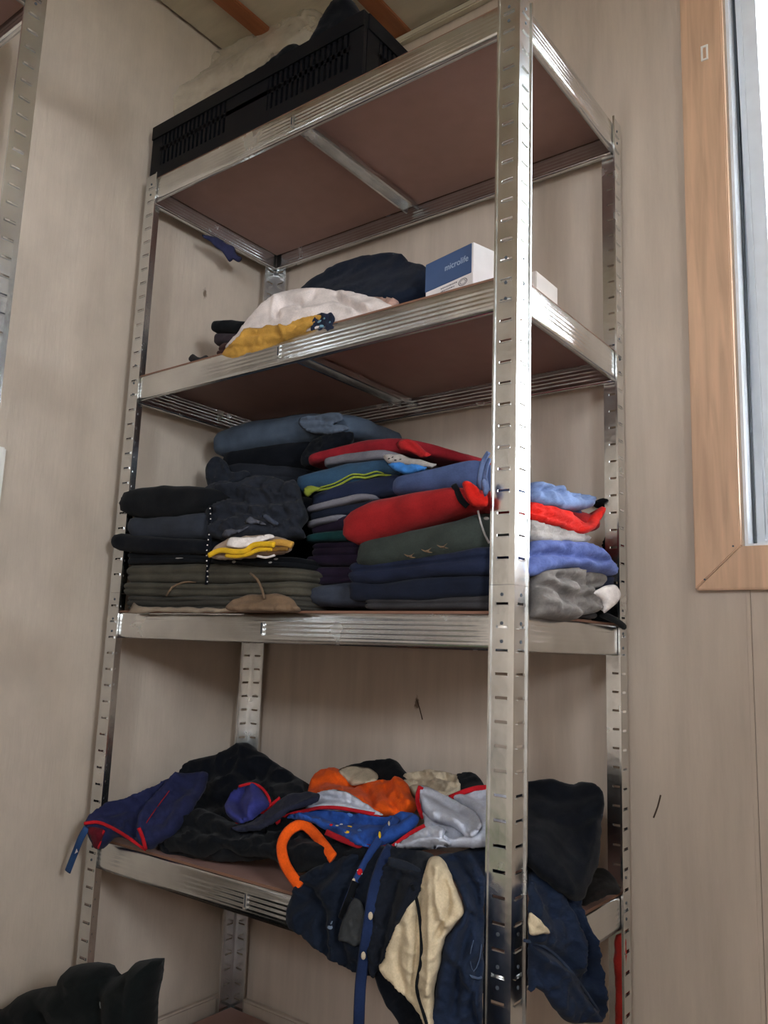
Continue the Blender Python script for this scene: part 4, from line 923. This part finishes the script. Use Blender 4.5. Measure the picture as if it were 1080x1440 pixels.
ribbon('red_edging', [(204, 1160, -.025), (216, 1142, -.01), (238, 1112, .03)], DRED, t, .0018, .001, on=[t], step=4)
puff('red_lining', [(124, 1164, -.040), (146, 1166, -.038), (144, 1178, -.035), (138, 1194, -.036), (130, 1188, -.038)], fabric((96, 22, 34)), t, thick=.002, back=.001, edge=4, wr=(.001, 40), step=3, on=[t], gap=0)
ribbon('red_edging', [(146, 1168, -.04), (142, 1182, -.04), (138, 1193, -.04)], TAPE, t, .004, .0015, on=[t], step=4)
ribbon('apron_string', [(122, 1164, -.045), (114, 1178, -.05), (106, 1198, -.05), (95, 1226, -.048)], fabric((46, 74, 116)), t, .013, .0012)
bm = bmesh.new(); c = Vector(at(108, 1198, -.053).tolist()); vs = [bm.verts.new(c + Vector(q)) for q in ((-.005, -.001, -.004), (.005, -.001, .001), (.0, -.001, .006))]; bm.faces.new(vs); obj('white_mark', bm, WHITE, t)
ss = thing(puff('striped_strap', [(326, 1164, .045), (356, 1154, .05), (380, 1136, .07), (404, 1118, .09), (430, 1113, .10), (448, 1117, .09), (442, 1128, .07), (410, 1140, .05), (380, 1160, .03), (350, 1170, .025)], fabric((38, 40, 56)), thick=.008, back=.012, edge=6, creases=[([(340, 1164), (390, 1144), (440, 1120)], -.006, 3), ([(350, 1166), (400, 1142), (440, 1124)], .004, 2.5)], wr=(.003, 36), step=3, seed=83, dirv=UPF, on=[bj, bg_]), 'dark slate strap of cloth running to the orange cap', 'strap')
t = thing(puff('blue_bib', [(318, 1136, .10), (326, 1116, .12), (338, 1106, .125), (354, 1103, .13), (368, 1108, .12), (380, 1128, .10), (372, 1140, .08), (350, 1154, .06), (336, 1158, .06), (322, 1150, .07)], VIOL, thick=.024, back=.012, edge=9, creases=[([(342, 1114), (336, 1130), (344, 1148)], -.024, 8), ([(362, 1112), (364, 1128), (354, 1146)], .006, 6)], wr=(.003, 24), seed=82, dirv=UPF, step=3, on=[bj, bg_]), 'violet blue rolled bib with red edging in the heap on the left', 'bib')
ribbon('red_edging', [(336, 1106, .105), (354, 1102, .10), (368, 1108, .095), (378, 1122, .085), (380, 1134, .08)], TAPE, t, .005, .0016, on=[t, ss], step=4)
ribbon('red_edging', [(326, 1160, .04), (345, 1157, .038), (362, 1149, .045), (374, 1138, .055), (394, 1122, .075)], TAPE, t, .006, .0018, on=[t, ss], step=4)
bb_ = thing(puff('black_bundle', [(480, 1085, .33), (508, 1072, .35), (530, 1070, .35), (552, 1069, .35), (566, 1080, .34), (580, 1100, .31), (580, 1120, .28), (520, 1130, .26), (470, 1110, .30)], BLK, thick=.02, back=.02, edge=12, wr=(.004, 20), seed=85, dirv=UPF), 'black bundle at the back behind the orange cap')
t = oc = thing(puff('orange_shirt', [(434, 1118, .20), (437, 1098, .22), (448, 1086, .24), (466, 1080, .25), (482, 1086, .245), (494, 1096, .23), (512, 1100, .22), (536, 1096, .205), (552, 1098, .20), (562, 1093, .20), (572, 1102, .185), (580, 1120, .15), (586, 1134, .13), (576, 1144, .12), (546, 1148, .11), (520, 1146, .11), (480, 1132, .13), (450, 1124, .15)], ORANGE, thick=.018, back=.025, edge=12,
      creases=[([(438, 1112), (462, 1102), (498, 1108)], -.016, 5), ([(496, 1100), (516, 1116), (530, 1144)], -.012, 5), ([(556, 1096), (562, 1118), (578, 1136)], .010, 5), ([(540, 1100), (546, 1124), (560, 1144)], -.010, 4), ([(506, 1106), (530, 1110), (556, 1104)], .006, 4)], wr=(.005, 26), step=3, seed=86, dirv=UPF), 'bright orange cloth in the middle of the heap', 'cloth')
puff('beige_panel', [(476, 1083, .245), (490, 1078, .25), (508, 1078, .25), (524, 1083, .24), (532, 1096, .215), (512, 1102, .20), (496, 1106, .20), (486, 1096, .22)], BEIGE, t, thick=.004, back=.002, edge=6, wr=(.002, 40), step=3, seed=87, dirv=UPF, on=[oc], gap=0)
bs = thing(puff('beige_hood', [(566, 1094, .30), (582, 1086, .31), (606, 1084, .31), (628, 1086, .31), (648, 1094, .30), (654, 1108, .27), (636, 1124, .24), (600, 1126, .22), (576, 1118, .25)], BEIGE, thick=.014, back=.02, edge=8, creases=[([(568, 1096), (596, 1096), (640, 1100)], -.014, 3), ([(574, 1106), (600, 1104), (622, 1114)], -.014, 3), ([(606, 1086), (618, 1100), (646, 1108)], .008, 3), ([(590, 1090), (610, 1112)], -.008, 2.5), ([(626, 1092), (640, 1106)], -.008, 2.5)], wr=(.006, 44), step=2.5, seed=88, dirv=UPF), 'beige creased cloth at the back behind the grey apron', 'cloth')
thing(puff('black_sleeve', [(640, 1092, .29), (652, 1087, .30), (668, 1088, .30), (680, 1100, .28), (682, 1112, .26), (670, 1122, .24), (650, 1116, .25)], BLK, thick=.014, back=.02, edge=8, wr=(.003, 30), step=3, seed=89, dirv=UPF), 'black rounded sleeve end beside the beige creased cloth')
t = pa = thing(puff('printed_apron', [(400, 1150, .075), (420, 1142, .09), (448, 1138, .10), (500, 1144, .10), (540, 1148, .09), (572, 1142, .09), (590, 1150, .08), (578, 1166, .06), (560, 1180, .045), (530, 1192, .035), (500, 1188, .045), (470, 1174, .06), (446, 1160, .07), (420, 1152, .075)], BLUEP, thick=.012, back=.02, edge=8, creases=[([(440, 1150), (500, 1160), (560, 1158)], -.008, 4), ([(470, 1146), (500, 1150), (540, 1152)], .006, 4), ([(480, 1170), (510, 1180)], .006, 4)], wr=(.005, 28), step=3, seed=90, dirv=UPF, on=[bg_]), 'bright blue printed apron with red edging in the middle of the heap', 'apron')
wlin = puff('white_lining', [(430, 1138, .09), (440, 1122, .12), (456, 1112, .15), (478, 1110, .15), (500, 1120, .13), (520, 1134, .105), (538, 1146, .085), (500, 1143, .085), (460, 1139, .09)], STRIPE, t, thick=.008, back=.010, edge=6, creases=[([(446, 1130), (480, 1122), (524, 1140)], -.006, 4), ([(450, 1118), (490, 1120)], .005, 4)], wr=(.003, 30), step=3, seed=91, dirv=UPF, on=[oc])
ribbon('red_edging', [(388, 1158, .065), (406, 1146, .075), (430, 1140, .075), (450, 1136, .075), (474, 1136, .075), (505, 1141, .075), (536, 1147, .075)], TAPE, t, .006, .0018, on=[t, wlin], step=4)
ribbon('red_edging', [(458, 1170, .035), (490, 1184, .025), (520, 1192, .015), (546, 1188, .015)], fabric((150, 24, 34)), t, .009, .0018, on=[t], step=4)
for px, py, m_, a, b in ((492, 1162, YEL, .005, .004), (488, 1170, YEL, .004, .0025), (480, 1159, WHITE, .004, .0025), (474, 1161, BEIGE, .003, .002), (466, 1160, TAPE, .003, .002), (506, 1168, fabric((90, 136, 206)), .007, .004), (492, 1146, fabric((90, 136, 206)), .007, .003), (450, 1152, fabric((90, 136, 206)), .003, .002), (497, 1158, fabric((30, 50, 110)), .004, .002)):
    spot('print_spot', [t], px, py, m_, t, a, b, .0008, .035)
t = ga = thing(puff('grey_apron', [(588, 1106, .14), (600, 1110, .16), (624, 1120, .16), (640, 1122, .16), (662, 1112, .18), (690, 1108, .18), (712, 1112, .17), (716, 1150, .10), (704, 1178, .04), (680, 1190, .015), (640, 1192, .01), (600, 1192, .012), (576, 1198, .015), (554, 1192, .02), (570, 1178, .05), (596, 1164, .08), (592, 1138, .11)], STRIPE, thick=.020, back=.015, edge=10,
      creases=[([(598, 1118), (640, 1138), (662, 1152), (668, 1166), (640, 1176), (618, 1166)], -.028, 7), ([(602, 1110), (650, 1128), (680, 1152), (684, 1170)], .014, 6), ([(562, 1190), (606, 1180), (628, 1188)], -.012, 3.5), ([(616, 1158), (624, 1176), (622, 1188)], .012, 4), ([(650, 1120), (690, 1130)], -.006, 5), ([(584, 1186), (608, 1172)], .006, 4)], wr=(.003, 20), step=3, seed=92, dirv=UPF, fine=.0005), 'pale grey apron with red edging folded over beside the front right post', 'apron')
fl1 = puff('upper_flap', [(590, 1107, .13), (606, 1109, .14), (630, 1120, .14), (656, 1134, .13), (674, 1148, .11), (677, 1162, .10), (668, 1174, .09), (654, 1176, .09), (644, 1167, .09), (626, 1160, .09), (606, 1154, .09), (594, 1138, .10)], STRIPE, t, thick=.012, back=.004, edge=9, creases=[([(600, 1118), (630, 1134), (656, 1156), (660, 1170)], -.008, 5), ([(604, 1144), (630, 1152), (650, 1166)], .005, 4)], wr=(.002, 24), step=3, seed=120, dirv=UPF, fine=.0004, on=[ga], gap=.008)
fl2 = puff('lower_flap', [(556, 1192, .02), (572, 1179, .03), (594, 1166, .04), (614, 1162, .04), (626, 1168, .03), (624, 1178, .02), (634, 1188, .01), (612, 1194, .01), (580, 1196, .012)], STRIPE, t, thick=.010, back=.003, edge=8, creases=[([(566, 1188), (596, 1178), (622, 1180)], -.007, 3), ([(606, 1166), (614, 1180)], .004, 4)], wr=(.002, 26), step=3, seed=121, dirv=UPF, fine=.0004, on=[ga], gap=.004)
ribbon('red_edging', [(592, 1106, .12), (588, 1120, .11), (590, 1136, .10), (596, 1150, .085)], TAPE, t, .009, .002, on=[t, fl1], step=4)
ribbon('red_edging', [(632, 1122, .135), (654, 1113, .15), (674, 1108, .155), (696, 1108, .155)], TAPE, t, .008, .002, on=[t], step=4)
ribbon('red_edging', [(552, 1192, .012), (566, 1181, .02), (582, 1170, .04), (598, 1162, .05)], TAPE, t, .008, .002, on=[t, fl2], step=4)
# dark jacket hanging over the front beam
nj = thing(puff('navy_jacket', [(412, 1250, -.012), (420, 1234, -.008), (440, 1222, .0), (470, 1204, .02), (500, 1194, .03), (548, 1194, .03), (552, 1240, -.01), (544, 1300, -.03), (530, 1368, -.035), (505, 1368, -.035), (470, 1352, -.032), (446, 1336, -.03), (424, 1316, -.025), (402, 1294, -.02)], fabric((22, 29, 42), twill=True, weave=300), thick=.022, back=.010, edge=11, creases=[([(420, 1240), (452, 1268), (462, 1336)], -.018, 7), ([(500, 1200), (466, 1246), (416, 1290)], .014, 7), ([(490, 1250), (480, 1300), (488, 1356)], -.018, 6), ([(470, 1290), (470, 1346)], .012, 6), ([(440, 1230), (470, 1230), (510, 1206)], -.010, 5)], wr=(.008, 20), seed=93), 'dark navy jacket hanging over the front beam, left of the jeans')
spot('pale_logo', [nj], 464, 1304, fabric((120, 136, 156)), nj, .005, .003, .0008); spot('pale_logo', [nj], 466, 1298, fabric((120, 136, 156)), nj, .0015, .004, .0008)
gp = thing(puff('grey_pocket', [(476, 1318, -.05), (486, 1284, -.048), (500, 1262, -.048), (512, 1280, -.05), (508, 1326, -.055), (486, 1326, -.056)], fabric((58, 60, 62)), thick=.003, back=.003, edge=4, wr=(.002, 40), step=3, seed=94, on=[nj]), 'dark grey pocket lining between the hanging straps', 'cloth')
t = ol = thing(ribbon('orange_loop', [(470, 1206, .0), (454, 1184, .0), (438, 1166, .0), (426, 1159, .0), (408, 1168, -.005), (398, 1188, -.015), (402, 1212, -.022), (412, 1230, -.028), (424, 1246, -.03)], ORANGE, width=.017, thick=.003, on=[bg_, nj], lift=.008), 'bright orange strap loop hanging over the front of the heap', 'strap')
# jeans with waistband, cream cloth, dark jeans to the right
t = jb = thing(puff('black_jeans', [(546, 1192, .015), (580, 1192, .015), (610, 1204, .0), (602, 1226, -.025), (592, 1256, -.04), (566, 1300, -.05), (545, 1345, -.052), (524, 1376, -.052), (516, 1340, -.052), (522, 1290, -.048), (532, 1240, -.03)], fabric((24, 28, 37), twill=True), thick=.018, back=.010, edge=9, creases=[([(540, 1216), (574, 1222), (598, 1236)], .008, 4), ([(560, 1240), (545, 1300), (530, 1360)], -.014, 5), ([(580, 1240), (560, 1290)], .008, 5)], wr=(.005, 24), step=3, seed=95), 'black jeans with waistband hanging over the front beam beside the cream cloth')
ribbon('waistband', [(546, 1212, -.02), (572, 1219, -.03), (594, 1232, -.045)], fabric((36, 42, 54), twill=True), t, .013, .0016, on=[t])
for px, py in ((521, 1288), (511, 1344)):
    spot('button', [t], px, py, BEIGE, t, .0032, .005, .0014, -.074)
t = cc_ = thing(puff('cream_lining', [(602, 1212, -.03), (612, 1204, -.02), (624, 1210, -.02), (638, 1240, -.03), (650, 1274, -.042), (651, 1288, -.045), (638, 1302, -.05), (626, 1322, -.055), (620, 1350, -.058), (612, 1386, -.062), (607, 1452, -.065), (580, 1412, -.062), (554, 1386, -.06), (534, 1362, -.058), (540, 1340, -.058), (552, 1310, -.058), (566, 1280, -.055), (588, 1250, -.045)], CREAM, thick=.018, back=.012, edge=9, creases=[([(590, 1250), (588, 1310), (584, 1390)], -.014, 5), ([(616, 1216), (616, 1260), (628, 1296)], .014, 5), ([(606, 1230), (606, 1300), (604, 1390)], .010, 5), ([(628, 1240), (632, 1270), (618, 1310)], -.012, 4), ([(566, 1300), (562, 1350), (572, 1392)], -.008, 6)], wr=(.004, 24), step=3, seed=96, fine=.0005), 'cream cloth with a dark seam hanging over the front beam', 'cloth')
ribbon('dark_seam', [(579, 1244, -.066), (587, 1270, -.072), (592, 1310, -.082), (592, 1350, -.086), (586, 1388, -.088), (594, 1420, -.088), (602, 1446, -.088)], BLK, t, .0042, .0016, on=[t])
thing(puff('black_trouser_leg', [(528, 1366, -.045), (560, 1360, -.04), (612, 1370, -.045), (616, 1420, -.05), (612, 1490, -.055), (580, 1470, -.055), (556, 1432, -.05), (538, 1404, -.048)], BLK2, thick=.008, back=.01, edge=8, wr=(.004, 24), step=3, seed=103), 'black trouser leg hanging below the cream cloth')
t = nje = thing(puff('navy_jeans', [(612, 1206, .01), (650, 1196, .03), (690, 1188, .06), (716, 1192, .075), (718, 1222, .075), (694, 1232, .05), (683, 1246, .0), (681, 1300, -.012), (680, 1360, -.02), (678, 1420, -.028), (677, 1500, -.036), (612, 1500, -.06), (604, 1440, -.06), (614, 1380, -.055), (626, 1322, -.05), (652, 1284, -.04), (640, 1240, -.02)], DENIM2, thick=.020, back=.015, edge=12, creases=[([(640, 1206), (668, 1250), (684, 1330)], -.020, 7), ([(660, 1200), (690, 1240)], .012, 6), ([(640, 1340), (668, 1380), (680, 1430)], .014, 7), ([(664, 1286), (648, 1350), (640, 1420)], -.016, 6), ([(676, 1350), (664, 1400), (670, 1440)], -.014, 5), ([(650, 1260), (680, 1290)], .008, 5)], wr=(.008, 20), seed=97), 'dark navy jeans hanging over the front beam behind the front right post')
ribbon('stitching', [(666, 1322, -.045), (661, 1346, -.048), (666, 1366, -.048), (674, 1350, -.046), (677, 1328, -.042)], STITCH, t, .0012, .0008, on=[t])
ribbon('stitching', [(660, 1372, -.053), (672, 1376, -.052), (677, 1374, -.048)], STITCH, t, .003, .001, on=[t])
# straps hanging down over the jacket
HS = [nj, gp, jb, pa, ga]
t = thing(ribbon('apron_strap', [(558, 1150, .05), (544, 1166, .02), (526, 1192, -.01), (510, 1222, -.035), (498, 1248, -.045), (484, 1284, -.052)], fabric((38, 62, 116)), width=.013, thick=.0025, on=HS), 'blue printed strap slanting down over the navy jacket', 'strap')
ribbon('strap_tip', [(500, 1240, -.052), (492, 1262, -.054), (480, 1292, -.056)], BLK, t, .011, .002, on=HS + [t])
for px, py, m_, a, b in ((506, 1226, TAPE, .004, .005), (503, 1224, WHITE, .0012, .0012), (509, 1229, WHITE, .0012, .0012), (497, 1241, BEIGE, .003, .006), (534, 1174, YEL, .002, .006), (547, 1158, BEIGE, .0015, .004)): spot('print_spot', [t] + HS, px, py, m_, t, a, b, .001, -.05)
thing(ribbon('apron_strap', [(550, 1190, .01), (538, 1212, -.02), (526, 1250, -.05), (518, 1300, -.06), (511, 1350, -.062), (506, 1400, -.062), (503, 1500, -.062)], fabric((30, 44, 78)), width=.015, thick=.0022), 'long plain blue strap hanging straight down beside the jeans', 'strap')
# right: jeans over the side beam, black hoodie
bh = thing(puff('black_hoodie', [(742, 1098, .22), (770, 1096, .24), (800, 1102, .25), (818, 1100, .25), (836, 1103, .245), (847, 1114, .24), (850, 1132, .23), (846, 1160, .22), (844, 1200, .20), (830, 1244, .16), (814, 1266, .13), (780, 1250, .08), (720, 1200, .06), (700, 1180, .06), (690, 1140, .15), (700, 1110, .2)], BLK2, thick=.028, back=.04, edge=15, creases=[([(750, 1150), (800, 1160), (840, 1146)], -.008, 8), ([(832, 1160), (826, 1200), (812, 1240)], .008, 7), ([(750, 1110), (780, 1130), (840, 1120)], -.006, 7)], wr=(.004, 16), seed=98, dirv=(.5, -.8, .3), jag=1.4), 'black hoodie heaped at the right end of the lowest shelf in view')
thing(puff('dark_bundle', [(816, 1240, .28), (826, 1226, .31), (840, 1221, .33), (856, 1226, .34), (868, 1240, .33), (873, 1254, .30), (856, 1258, .27), (836, 1266, .24), (818, 1272, .22)], fabric((28, 26, 26)), thick=.012, back=.02, edge=8, wr=(.003, 30), step=3, seed=102, dirv=UPF), 'dark rounded bundle behind the black hoodie by the rear right post')
t = thing(puff('blue_jeans', [(728, 1186, ('X', .84)), (748, 1184, ('X', .865)), (766, 1196, ('X', .875)), (786, 1214, ('X', .885)), (804, 1240, ('X', .9)), (814, 1264, ('X', .907)), (818, 1290, ('X', .92)), (830, 1320, ('X', .93)), (838, 1352, ('X', .932)), (844, 1390, ('X', .935)), (847, 1426, ('X', .935)), (832, 1437, ('X', .935)), (800, 1438, ('X', .935)), (782, 1422, ('X', .935)), (764, 1398, ('X', .93)), (752, 1388, ('X', .925)), (744, 1392, ('X', .92)), (744, 1300, ('X', .912)), (743, 1250, ('X', .905)), (740, 1222, ('X', .875)), (728, 1206, ('X', .84))], DENIM2, thick=.016, back=.010, edge=10, creases=[([(740, 1196), (776, 1246), (800, 1320), (800, 1372)], .016, 7), ([(745, 1226), (762, 1262), (776, 1290)], -.014, 6), ([(730, 1322), (776, 1340), (806, 1372), (838, 1424)], -.020, 5), ([(736, 1336), (780, 1366), (826, 1430)], .014, 6), ([(790, 1262), (812, 1310), (822, 1380)], -.014, 6), ([(806, 1280), (828, 1330), (838, 1400)], .010, 5), ([(740, 1356), (770, 1392)], -.010, 5)], wr=(.006, 22), step=3, seed=99, dirv=(.85, -.5, .2)), 'dark blue jeans draped over the right side beam')
puff('cream_lining', [(744, 1284, ('X', .935)), (752, 1288, ('X', .938)), (762, 1296, ('X', .94)), (773, 1312, ('X', .94)), (756, 1315, ('X', .94)), (744, 1312, ('X', .935))], CREAM, t, thick=.004, back=.002, edge=5, wr=(.002, 40), step=3, dirv=(.85, -.5, .2), creases=[([(736, 1296), (764, 1310)], -.005, 3)], on=[t], gap=0)
ribbon('fold_edge', [(736, 1322, ('X', .948)), (770, 1334, ('X', .952)), (806, 1370, ('X', .952)), (842, 1422, ('X', .945))], fabric((52, 62, 82), twill=True), t, .004, .0015, normal=(1, -.4, .2), on=[t])

# ---------------------------------------------------------------- below: black bag in front, red strip imitating a reflection in the rear post
t = thing(puff('black_bag', [(-60, 1440, -.16), (0, 1420, -.16), (24, 1402, -.16), (46, 1392, -.16), (84, 1386, -.16), (92, 1366, -.16), (108, 1356, -.16), (140, 1357, -.16), (150, 1364, -.16), (158, 1374, -.16), (180, 1366, -.16), (190, 1353, -.16), (204, 1350, -.16), (224, 1351, -.16), (220, 1380, -.16), (212, 1440, -.16), (216, 1600, -.16), (200, 1760, -.16), (-60, 1760, -.16), (-90, 1600, -.16)], fabric((15, 19, 19)), thick=.05, back=.06, edge=26, creases=[([(150, 1380), (158, 1440), (150, 1520)], -.02, 9), ([(60, 1400), (100, 1440)], -.012, 8), ([(190, 1370), (190, 1440)], -.012, 7)], wr=(.008, 12), step=7, seed=100), 'black cloth bag standing on the floor at the lower left', 'bag')
spot('grey_logo', [t], 141, 1414, fabric((130, 134, 134)), t, .0035, .006, .001, -.22)
t = thing(puff('red_reflection', [(864, 1324, .375), (880, 1318, .375), (880, 1400, .375), (881, 1520, .375), (867, 1520, .375), (865, 1400, .375)], fabric((182, 52, 44)), thick=.004, back=.004, edge=4, wr=(.002, 30), step=4, dirv=(0, -1, 0), seed=101), 'red strip standing in for a reflection in the rear right post under the shelf', 'cloth')  # coloured strip in place of a red reflection in the steel

# ---------------------------------------------------------------- load of the second unit (out of the frame, mirrored in the steel post)
G3 = 'folded clothes on the second shelving unit'
for i, (y, z0, z1, m_, lab) in enumerate(((-.80, 1.406, 1.60, fabric((92, 88, 76)), 'olive grey folded blankets on the second unit, upper shelf, near end'), (-1.22, 1.406, 1.66, fabric((60, 60, 58)), 'charcoal folded blankets on the second unit, upper shelf, far end'),
        (-.80, .956, 1.14, BLK, 'black folded clothes on the second unit, middle shelf, near end'), (-1.22, .956, 1.22, OLIVE2, 'dark olive folded clothes on the second unit, middle shelf, far end'),
        (-1.22, .506, .70, NAVY, 'navy folded clothes on the second unit, lower shelf, far end'), (-.80, .506, .66, CHAR, 'charcoal folded clothes on the second unit, lower shelf, near end'))):
    thing(slab('folded_blankets', [(.0, z1, z0), (.10, z1, z0), (.185, z1 - .01, z0)], y, .36, m_, layers=5, seed=110 + i, world=True), lab, 'clothing', G3)
gb = empty('storage_box', (.08, -1.0, .076)); tag(gb, 'green plastic storage box on the lowest shelf of the second unit', 'box')
boxo('tub', (.0, .18, -1.22, -.72, .0765, .40), plain('green_plastic', (70, 116, 62), .5), gb, .008); boxo('lid', (-.006, .186, -1.226, -.714, .4005, .425), plain('green_lid', (60, 100, 54), .5), gb, .006)

# ---------------------------------------------------------------- scratches and knocks in the wall paint
scr = plain('scratch_brown', (70, 52, 42), .9)
for pts in ([(586, 984), (590, 996), (594, 1012)], [(929, 1118), (925, 1134), (919, 1150)]):
    ribbon('scratch', [(x, y, BW - .0004) for x, y in pts], scr, wb, .0026 if pts[0][0] in (586, 929) else .0014, .0004, normal=(0, -1, 0))
